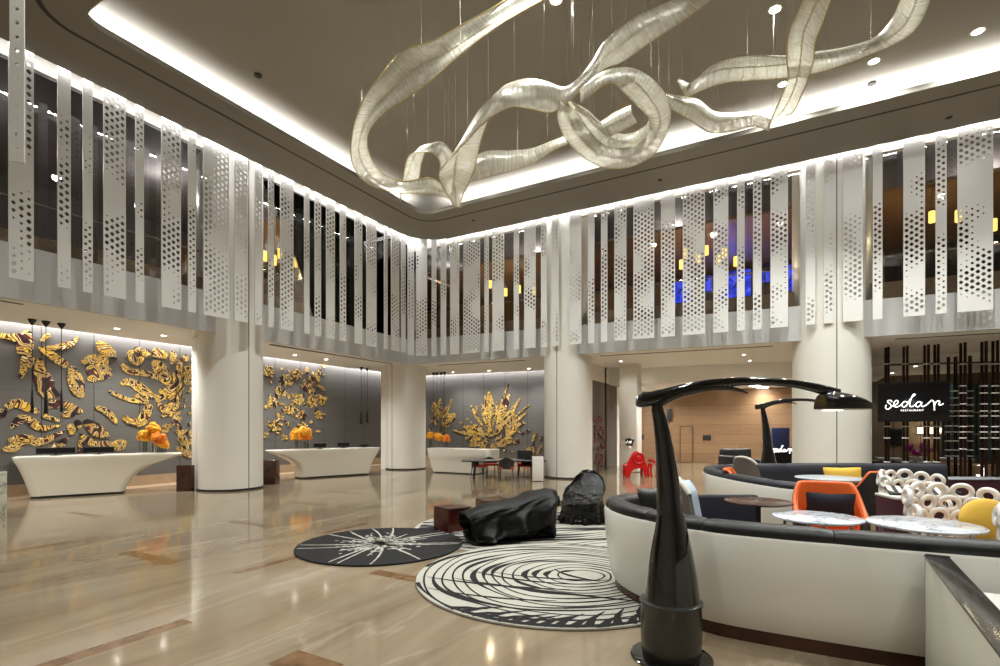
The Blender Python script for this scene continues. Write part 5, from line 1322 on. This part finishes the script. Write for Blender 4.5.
# ================================================================== restaurant behind the screen
WX0, WX1 = 1.9, 14
M['rest_wall'] = ply_wall('restaurant_wall_boards', hexc(112,96,78), hexc(104,88,72), hexc(58,46,36), .9, 9, .5, 'X', .02)
M['teal'] = mat('dark_teal_glass', hexc(52,78,78), .15)
struct('wall_restaurant_back', MB().box(WX0, 27, 0, WX1, 27.2, 4.3), M['rest_wall'], 'dim panelled wall deep in the restaurant')
struct('wall_restaurant_side', MB().box(WX0-.15, 20.3, 0, WX0, 28.6, 4.3), M['rest_wall'])
struct('ceiling_restaurant', MB().box(WX0-.2, 22.8, 4.02, WX1, 28.6, 4.12).box(WX0-.2, 22.8, 4.1, WX1, 22.9, 4.8), M['soffit'])
screen_px = [((885.6,888.4),'first post pair of the bronze screen, beside the restaurant column',0),((903.6,907.2),'second post pair of the bronze screen, behind the sign',0),((924.6,928.4),'third post pair of the bronze screen, behind the middle of the sign',0),
             ((934.6,938.2),'fourth post pair of the bronze screen, behind the end of the sign',0),((960.6,965),'bronze post pair just past the restaurant sign, hung with glass brackets',1),((981.8,986),'bronze post pair second past the restaurant sign, hung with glass brackets',1),((992.8,997.4),'bronze post pair third past the restaurant sign, hung with glass brackets',1)]
YSN = 18.75
levels_all = [364, 386, 393, 404, 411, 416, 426.5, 432, 438, 449]
def post_pair(pxs, lab, Y, ztop, lv, w_=.06):
    cx = onY(sum(pxs)/2, 420, Y).x
    t = thing('screen_post', lab, 'screen post', (cx, Y, 0), 0, 'bronze post pairs of the restaurant screen')
    for j, px in enumerate(pxs):
        q = onY(px, 420, Y+(.0 if j else .12)).x-cx; y = 0 if j else .12
        MB().box(q-w_/2, y-w_/2, 0, q+w_/2, y+w_/2, ztop).build('post', M['bronze'], t, smooth=False, bevel=.004)
    for yy in lv:
        z = onY(sum(pxs)/2, yy, Y).z
        if z < .3: continue
        MB().rbox(-.075,-.04,z-.014,.075,.10,z+.014,.006,rz=.005).build('bracket', M['whitep'], t)  # silver brackets coloured white, their sparkle put into the colour
for pxs, lab, full in screen_px: post_pair(pxs, lab, YSN, 4.22, levels_all if full else [364, 426.5, 438, 462])
for pxs, lab in (((954.5,956.5),'thin inner post pair with glass brackets behind the end of the sign'),((969,971),'thin inner post pair with glass brackets between two thicker ones'),((947.6,949.2),'thin inner post pair hidden partly by the sign edge')):
    post_pair(pxs, lab, 20.2, 4.0, [391,398,405,411,416,426,432,441,450,456], .04)
a, b = onY(884, 365, YSN+.06), onY(1010, 361.5, YSN+.06)
t = tag(MB().cyl(a, b, .022, 8).build('crossbar', M['bronze']), 'dark bronze bar tying the screen posts together above the sign', 'bar')
# sign
YSG = 18.55
a, b = onY(877.3, 383.3, YSG), onY(949.3, 421.5, YSG)
t = thing('restaurant_sign', 'black restaurant sign with glowing white script reading sedap', 'sign', ((a.x+b.x)/2, YSG, b.z))
wq, hq = (b.x-a.x)/2, a.z-b.z
MB().rbox(-wq, -.06, 0, wq, .06, hq, .01, rz=.008).build('panel', M['screen'], t)
for s_ in (-.6, .1, .62): MB().box(s_*wq-.03, .06, hq*.2, s_*wq+.03, .17, hq*.35).build('bracket', M['bronze'], t)
SCRIPT = [[(172,498),(166,512),(173,525),(190,523),(203,507),(194,490),(180,480),(186,469),(203,470),(208,480)],
 [(203,507),(222,503),(246,488),(248,473),(236,469),(224,483),(222,503),(236,513),(256,506),(272,495)],
 [(312,482),(294,476),(276,490),(277,507),(291,512),(308,497),(326,468),(346,443),(360,434),(358,428),(348,432),(336,456),(326,486),(328,506),(342,509),(362,497)],
 [(402,482),(386,477),(369,490),(368,506),(381,511),(397,498),(406,481),(402,499),(410,509),(426,504),(446,490),(462,475),(473,466)],
 [(474,468),(484,478),(488,500),(489,534)],[(488,505),(498,482),(515,471),(524,480),(518,492),(523,499),(536,497),(549,489)]]
def script_sign(par, px0, px1, py0, py1, Y, y_loc, ox, oz, fat, mat_, name='lettering'):
    m = MB()
    for st_ in SCRIPT:
        pts = []
        for x, y in st_:
            px = lerp(px0, px1, (x-160)/390); py = lerp(py0, py1, (y-428)/107); q = onY(px, py, Y); pts.append((q.x-ox, y_loc, q.z-oz))
        m.tube(catmull(pts, 5), fat, 8, sy=1)
    return m.build(name, mat_, par)
script_sign(t, 884.2, 943.0, 394.3, 410.6, YSG, -.075, (a.x+b.x)/2, b.z, .0135, M['e_sign'])
def text(par, s_, size, loc, mat_, rot=(PI/2,0,0), sp=1.0):
    c = bpy.data.curves.new('lettering', 'FONT'); c.body = s_; c.size = size; c.extrude = .006; c.align_x = 'CENTER'; c.space_character = sp
    q = bpy.data.objects.new('lettering_source', c); COL.objects.link(q); bpy.context.view_layer.update()
    me = bpy.data.meshes.new_from_object(q.evaluated_get(bpy.context.evaluated_depsgraph_get())); bpy.data.objects.remove(q); me.materials.clear(); me.materials.append(mat_)
    o = bpy.data.objects.new('lettering', me); COL.objects.link(o); o.parent = par; o.location = loc; o.rotation_euler = rot; return o
tx = onY(911.6, 411.2, YSG)
text(t, 'RESTAURANT', .072, (tx.x-(a.x+b.x)/2, -.07, tx.z-b.z), M['e_sign'], sp=1.22)
point('sign_glow', ((a.x+b.x)/2, YSG-.5, b.z+.5), 5*KD, (1,1,1), .2)
# display stand with a second glowing script near the oak wall
pA = wc((780.5-500)/F*19.5, 19.5); k = 19.5/F
zz = lambda py: CAM-(py-HOR)*k
t = thing('sign_stand', 'black display stand with navy poster and glowing script behind the farther lamp', 'sign stand', pA, TH)
MB().rbox(-.40, -.04, .0, .42, .08, zz(447), .01, rz=.006).build('lower_panel', M['screen'], t)
MB().rbox(-.33, -.03, zz(447), .33, .05, zz(427.8), .01, rz=.006).build('poster', M['bluescreen'], t)
m = MB()
for st_ in SCRIPT: m.tube(catmull([(lerp(771.5,792,(x-160)/390)*k-780.5*k, -.06, zz(lerp(445.5,453.5,(y-428)/107))) for x, y in st_], 4), .016, 6)
m.build('lettering', M['e_sign'], t)
# furniture inside the restaurant
def counter(px0, px1, ytop, Y, dep, m_, lab, top=None):
    a, b = onY(px0, ytop, Y), onY(px1, ytop, Y); t = thing('service_counter', lab, 'counter', ((a.x+b.x)/2, Y, 0)); q = abs(b.x-a.x)/2
    MB().rbox(-q, 0, 0, q, dep, a.z-.05, .04, rz=.02).build('body', m_, t)
    MB().rbox(-q-.04, -.04, a.z-.05, q+.04, dep+.04, a.z, .04, rz=.015).build('worktop', top or M['greytop'], t); return t, a.z
t1, z1 = counter(879, 902, 458, 22.0, .7, M['walnut'], 'dark wooden counter just past the restaurant column')
t2, z2 = counter(907.5, 936, 461.5, 21.6, .8, M['walnut'], 'dark counter under the magenta orchid')
t3, z3 = counter(938, 975, 458, 24.0, .6, M['brown'], 'tan service counter deep in the restaurant')
# rounded bar with a lit ring
a = onY(969, 475, 21.5)
t = thing('round_bar', 'brown rounded bar with a glowing ring at the edge of the restaurant', 'bar counter', (a.x, 21.8, 0))
MB().lathe([(.55,0),(.62,.1),(.72,.7),(.72,a.z+.05),(.60,a.z+.22),(.3,a.z+.32),(.001,a.z+.34)], (0,0,0), 36).build('body', M['brown'], t)
MB().lathe([(.75,a.z-.14),(.77,a.z-.12),(.77,a.z-.09),(.75,a.z-.07)], (0,0,0), 36, cap=False).build('band', M['steel'], t)
c = Vector((onY(979.3, 471, 21.2).x-a.x, -.60, onY(979.3, 471, 21.2).z))
MB().tube([c+Vector((.10*math.cos(q), -.03, .15*math.sin(q))) for q in [2*PI*i/20 for i in range(20)]], .045, 8, loop=True).build('light_ring', M['e_sign'], t)
pb = wc((976-500)/F*13.6, 13.6); k13 = 13.6/F
t = thing('low_counter', 'low maroon counter with pale top at the photo edge before the bracketed posts', 'counter', pb, TH)
zc_ = CAM-(478.5-HOR)*k13
MB().rbox(-.85, 0, .0, 1.3, .5, zc_-.04, .04, rz=.02).build('body', M['maroon'], t)
MB().rbox(-.88, -.03, zc_-.04, 1.33, .53, zc_, .04, rz=.015).build('worktop', M['greytop'], t)
# magenta orchid
p = onY(918, 461, 21.8); p.z = z2
t = thing('orchid', 'magenta orchid in a pale bowl on the counter below the sign', 'flowers', p)
MB().lathe([(.10,0),(.2,.06),(.24,.16),(.21,.16),(.001,.1)], (0,0,0), 20).build('bowl', M['paper'], t)
sm = MB(); bl = MB(); rq = random.Random(4)
for i in range(7):
    an = i*.9; tip = Vector((.26*math.cos(an), .2*math.sin(an), .40+.12*math.sin(i*2.1))); sm.tube([(0,0,.1),(tip.x*.3,tip.y*.3,.35),tuple(tip)], .008, 5)
    blossom(bl, tip, .13, 12, rq)
sm.build('stem', M['green'], t); bl.build('blossom', M['orchid'], t, ang=80)
# wall screen and two wall lights
a, b = onY(887.5, 428.5, 26.9), onY(903.5, 444.5, 26.9)
t = thing('wall_screen', 'dark wall screen on the restaurant back wall below the sign', 'screen', ((a.x+b.x)/2, 26.95, b.z))
MB().rbox(-(b.x-a.x)/2, -.06, 0, (b.x-a.x)/2, .04, a.z-b.z, .02, rz=.01).build('housing', M['darkframe'], t)
MB().box(-(b.x-a.x)/2+.05, -.066, .05, (b.x-a.x)/2-.05, -.061, a.z-b.z-.05).build('screen', M['screen'], t)
for px, lb in ((921,'glowing square wall light under the sign, first of two'),(931,'glowing square wall light under the sign, second of two')):
    p = onY(px, 430.5, 26.9)
    t = thing('wall_light', lb, 'wall light', (p.x, 26.95, p.z), 0, 'square wall lights in the restaurant')
    MB().rbox(-.10,-.03,-.16,.10,.04,.16,.01,rz=.008).build('back_plate', M['bronze'], t)
    MB().rbox(-.12,-.16,-.13,.12,-.04,.13,.02,rz=.01).build('shade', M['e_warm'], t)
    point('wall_light_glow', (p.x, 26.6, p.z), 24*KD, (1,.8,.5), .1)
# yellow vase on the orchid counter
p = onY(933, 461, 21.9); p.z = z2
tag(MB().lathe([(.08,0),(.13,.08),(.13,.22),(.07,.34),(.08,.38),(.06,.38),(.05,.33),(.001,.3)], (0,0,0), 20).build('vase', M['yellow'], loc=p), 'ochre vase beside the magenta orchid', 'vase')
# dining tables with white settings
for px, py, Y, lb in ((891,461,20.6,'low dark restaurant table laid with white plates beside the restaurant column'),(990,463,23.7,'dark restaurant table laid with glasses at the edge of the photo')):
    a = onY(px, py, Y); t = thing('restaurant_table', lb, 'table', (a.x, Y, 0))
    MB().rbox(-.6,-.4,a.z-.04,.6,.4,a.z,.03,rz=.01).build('tabletop', M['walnut'], t)
    for sx in (-.5,.5):
        for sy in (-.3,.3): MB().cyl((sx,sy,a.z-.03),(sx,sy,0),.03,8).build('leg', M['darkframe'], t)
    for i, dx in enumerate((-.42,-.1,.2,.48)):
        if px < 900: o = MB().lathe([(.05,0),(.13,.012),(.14,.02),(.06,.012),(.001,.01)], (0,0,0), 20).build('plate', M['whitep']); cat_ = 'plate'; l_ = f'white plate on the low dark restaurant table, {ORD[i+1]} from the column'; g_ = 'plates on the restaurant table'
        else: o = MB().lathe([(.035,0),(.035,.005),(.006,.012),(.006,.09),(.04,.13),(.045,.19),(.038,.22),(.036,.22),(.042,.19),(.001,.11)], (0,0,0), 14).build('wine_glass', M['vase']); cat_ = 'glass'; l_ = f'wine glass on the restaurant table at the photo edge, {ORD[i+1]} going outward'; g_ = 'glasses on the restaurant table'
        o.location = (a.x+dx, Y-.15+.1*(i % 2), a.z+.001); tag(o, l_, cat_, g_)
# teal glazed cabinet behind the inner posts
a, b = onY(944, 384, 24.9), onY(1012, 445, 24.9)
t = thing('display_cabinet', 'teal tinted glass cabinet in the restaurant behind the bracketed posts', 'cabinet', ((a.x+b.x)/2, 25.2, 0)); q = (b.x-a.x)/2
MB().rbox(-q,0,0,q,.5,a.z,.02,rz=.01).build('body', M['teal'], t)
for i in range(4): MB().box(-q+i*q*2/4+.02,-.03,.9,-q+i*q*2/4+.06,0,a.z-.05).build('mullion', M['bronze'], t)
for i, z in enumerate((1.6, 2.4)): MB().box(-q+.04,-.05,z,q-.04,-.0,z+.03).build('shelf_edge', M['steel'], t)
# restaurant lighting and ceiling lights
for x, y, lb in ((915.5,356.5,'small bright restaurant ceiling light nearest the column'),(892,373,'small restaurant ceiling light just over the sign corner'),(955,370.5,'small restaurant ceiling light past the sign end'),(941.5,377,'small restaurant ceiling light close to the sign top')):
    p = onz(x, y, 4.35 if y < 372 else 4.02); p.z = zsR(p.x)-.003 if p.y < 22.8 else 4.018
    downlight((p.x, p.y, p.z), 110*KD, lb, .07, 130)
for x, y in ((4,21),(7,21),(4.5,25)): spot('downlight_beam', (x, y, 4.0), 140*KD, 140, .7, WARM, .1, (x, y, 0))

# ================================================================== crystal ribbon chandelier
root = thing('chandelier', 'large chandelier of twisting strung crystal ribbons under the ceiling recess', 'chandelier', (-4, 10, 8))
off = Vector((-4, 10, 8))
def ribbon(pts, seed, ang0=None):
    # pts: px, py, height z, half width in px, direction of the width in the picture plane (degrees, 0 = right, 90 = up), roll out of that plane (degrees)
    C = catmull([(onz(p[0], p[1], p[2])) for p in pts], 9)
    Wd = catmull([(p[3], math.radians(p[4]), math.radians(p[5])) for p in pts], 9)
    n = len(C); A = []; B = []; arc = 0; uv = []
    for i, c in enumerate(C):
        d = (c-Vector((0,0,CAM))).dot(FWD); hw = Wd[i].x/F*d; an, rl = Wd[i].y, Wd[i].z
        w_ = (RIGHT*math.cos(an)+UP*math.sin(an))*math.cos(rl)+FWD*math.sin(rl)
        if i: arc += (c-C[i-1]).length
        A.append(c-off+w_*hw/max(.35, math.cos(rl))); B.append(c-off-w_*hw/max(.35, math.cos(rl))); uv.append(arc)
    nv = 5; V = []; Fc = []; th = .02
    m = MB()
    def pt(i, j):
        t = j/(nv-1); p = A[i].lerp(B[i], t); w_ = B[i]-A[i]; tg = C[min(i+1,n-1)]-C[max(i-1,0)]; nn = w_.cross(tg)
        if nn.length > 1e-6: nn.normalize()
        return p+nn*.20*(1-abs(2*t-1))*w_.length
    vs = [pt(i, j) for i in range(n) for j in range(nv)]
    fs = [(i*nv+j, (i+1)*nv+j, (i+1)*nv+j+1, i*nv+j+1) for i in range(n-1) for j in range(nv-1)]
    m.add(vs, fs); o = m.build('ribbon', M['ribbon'], root, ang=89, recalc=False)
    ul = o.data.uv_layers.new(name='UVMap')
    for poly in o.data.polygons:
        for li in poly.loop_indices:
            vi = o.data.loops[li].vertex_index; ul.data[li].uv = (uv[vi//nv], (vi % nv)/(nv-1))
    md = o.modifiers.new('thick', 'SOLIDIFY'); md.thickness = .012
    e = MB(); e.tube(A, .011, 6); e.tube(B, .011, 6); e.tube([pt(i, 2) for i in range(n)], .009, 6); e.build('edge', M['gold'], o, ang=80)
    return C
RB = []
RB.append(ribbon([(560,-22,8.5,11,118,10),(528,-3,8.5,12,118,15),(500,14,8.4,12,118,20),(470,33,8.4,12.5,122,10),(442,52,8.3,14,125,0),(416,67,8.3,17,128,-15),(392,88,8.2,15,135,-10),(372,109,8.1,13,150,10),(360,135,8.0,10,170,30),(361,160,7.9,10,200,20),(375,178,7.8,9,235,-10),(400,187,7.7,8,262,-30),(428,186,7.6,8,270,0),(446,192,7.5,7,300,20),(457,204,7.4,5,330,20)], 1))
RB.append(ribbon([(404,196,8.0,9,80,40),(411,178,8.05,7,40,60),(415,160,8.1,5,10,60),(424,150,8.15,6,80,50),(437,148,8.1,8,70,20),(446,158,8.0,8,40,0),(448,175,7.8,9,20,-20),(453,194,7.6,9,10,-30)], 2))
RB.append(ribbon([(457,206,7.2,3,0,0),(455,192,7.25,9,5,20),(456,174,7.3,17,8,10),(464,152,7.4,19,30,0),(477,129,7.5,19,45,-10),(492,107,7.6,17,65,0),(510,95,7.7,16,85,20),(530,94,7.75,17,95,10),(550,97,7.8,15,100,0),(568,93,7.9,10,105,30),(584,80,8.0,8,125,50),(598,66,8.1,9,135,30),(612,53,8.2,13,130,0),(636,34,8.3,13,125,-15),(660,20,8.4,13,122,0),(684,6,8.5,13,125,20),(706,-10,8.5,12,125,20)], 3))
RB.append(ribbon([(584,93,7.7,12,75,15),(607,77,7.65,9,92,25),(628,80,7.6,11,62,-10),(646,94,7.55,12,36,-20),(659,112,7.5,10,10,-25),(658,132,7.45,8,-30,-35),(648,148,7.4,9,-60,-10),(630,157,7.4,9,-86,10),(610,158,7.4,9,-102,15),(592,150,7.45,10,-126,10),(577,134,7.5,12,-150,0),(569,118,7.55,12,-166,-15),(567,104,7.6,8,-182,-35)], 4))
RB.append(ribbon([(570,102,7.9,4,25,45),(581,113,7.88,9,40,30),(596,130,7.85,10,55,15),(615,142,7.82,9,86,0),(634,143,7.8,9,112,-10),(650,132,7.8,7,142,-25),(657,116,7.8,4,165,-40)], 5))
RB.append(ribbon([(441,188,7.9,10,85,30),(460,176,7.9,11,85,10),(485,165,7.95,12,88,-10),(510,161,8.0,10,90,0),(532,156,8.0,9,95,20),(552,146,8.0,7,100,35),(575,137,8.0,6,105,30),(598,131,8.0,7,105,0),(618,122,8.0,9,112,-10),(634,114,8.0,8,115,-10)], 6))
RB.append(ribbon([(664,98,8.0,7,60,20),(678,104,8.0,9,72,10),(694,110,8.0,11,70,0),(712,122,8.0,9,82,-15),(732,122,8.0,9,95,0),(752,119,8.0,9,90,20),(770,123,7.95,9,75,10),(779,119,7.9,9,20,-10),(787,106,7.9,9,-15,0),(796,84,8.0,10,-18,10),(800,62,8.1,12,-12,-10),(802,38,8.2,14,-20,0),(812,14,8.3,14,-25,10),(822,-12,8.4,13,-20,10)], 7))
RB.append(ribbon([(677,81,8.4,3,60,50),(690,90,8.35,12,55,30),(704,80,8.3,13,70,10),(726,71,8.3,11,80,-10),(750,68,8.3,10,92,-20),(784,67,8.3,11,95,0),(818,62,8.3,12,98,15),(850,54,8.35,10,105,25),(880,43,8.4,8,118,20),(902,26,8.45,12,150,0),(913,6,8.5,15,172,-10),(920,-16,8.5,15,178,-10)], 8))
wm_pts = []
for ci, C in enumerate(RB):
    for i in range(4, len(C), 13):
        c = C[i]-off; wm_pts.append(c)
for c in wm_pts:
    MB().cyl(c, (c.x+.02*math.sin(c.x*9), c.y, 2.15), .0022, 5).build('wire', M['wire'], root)
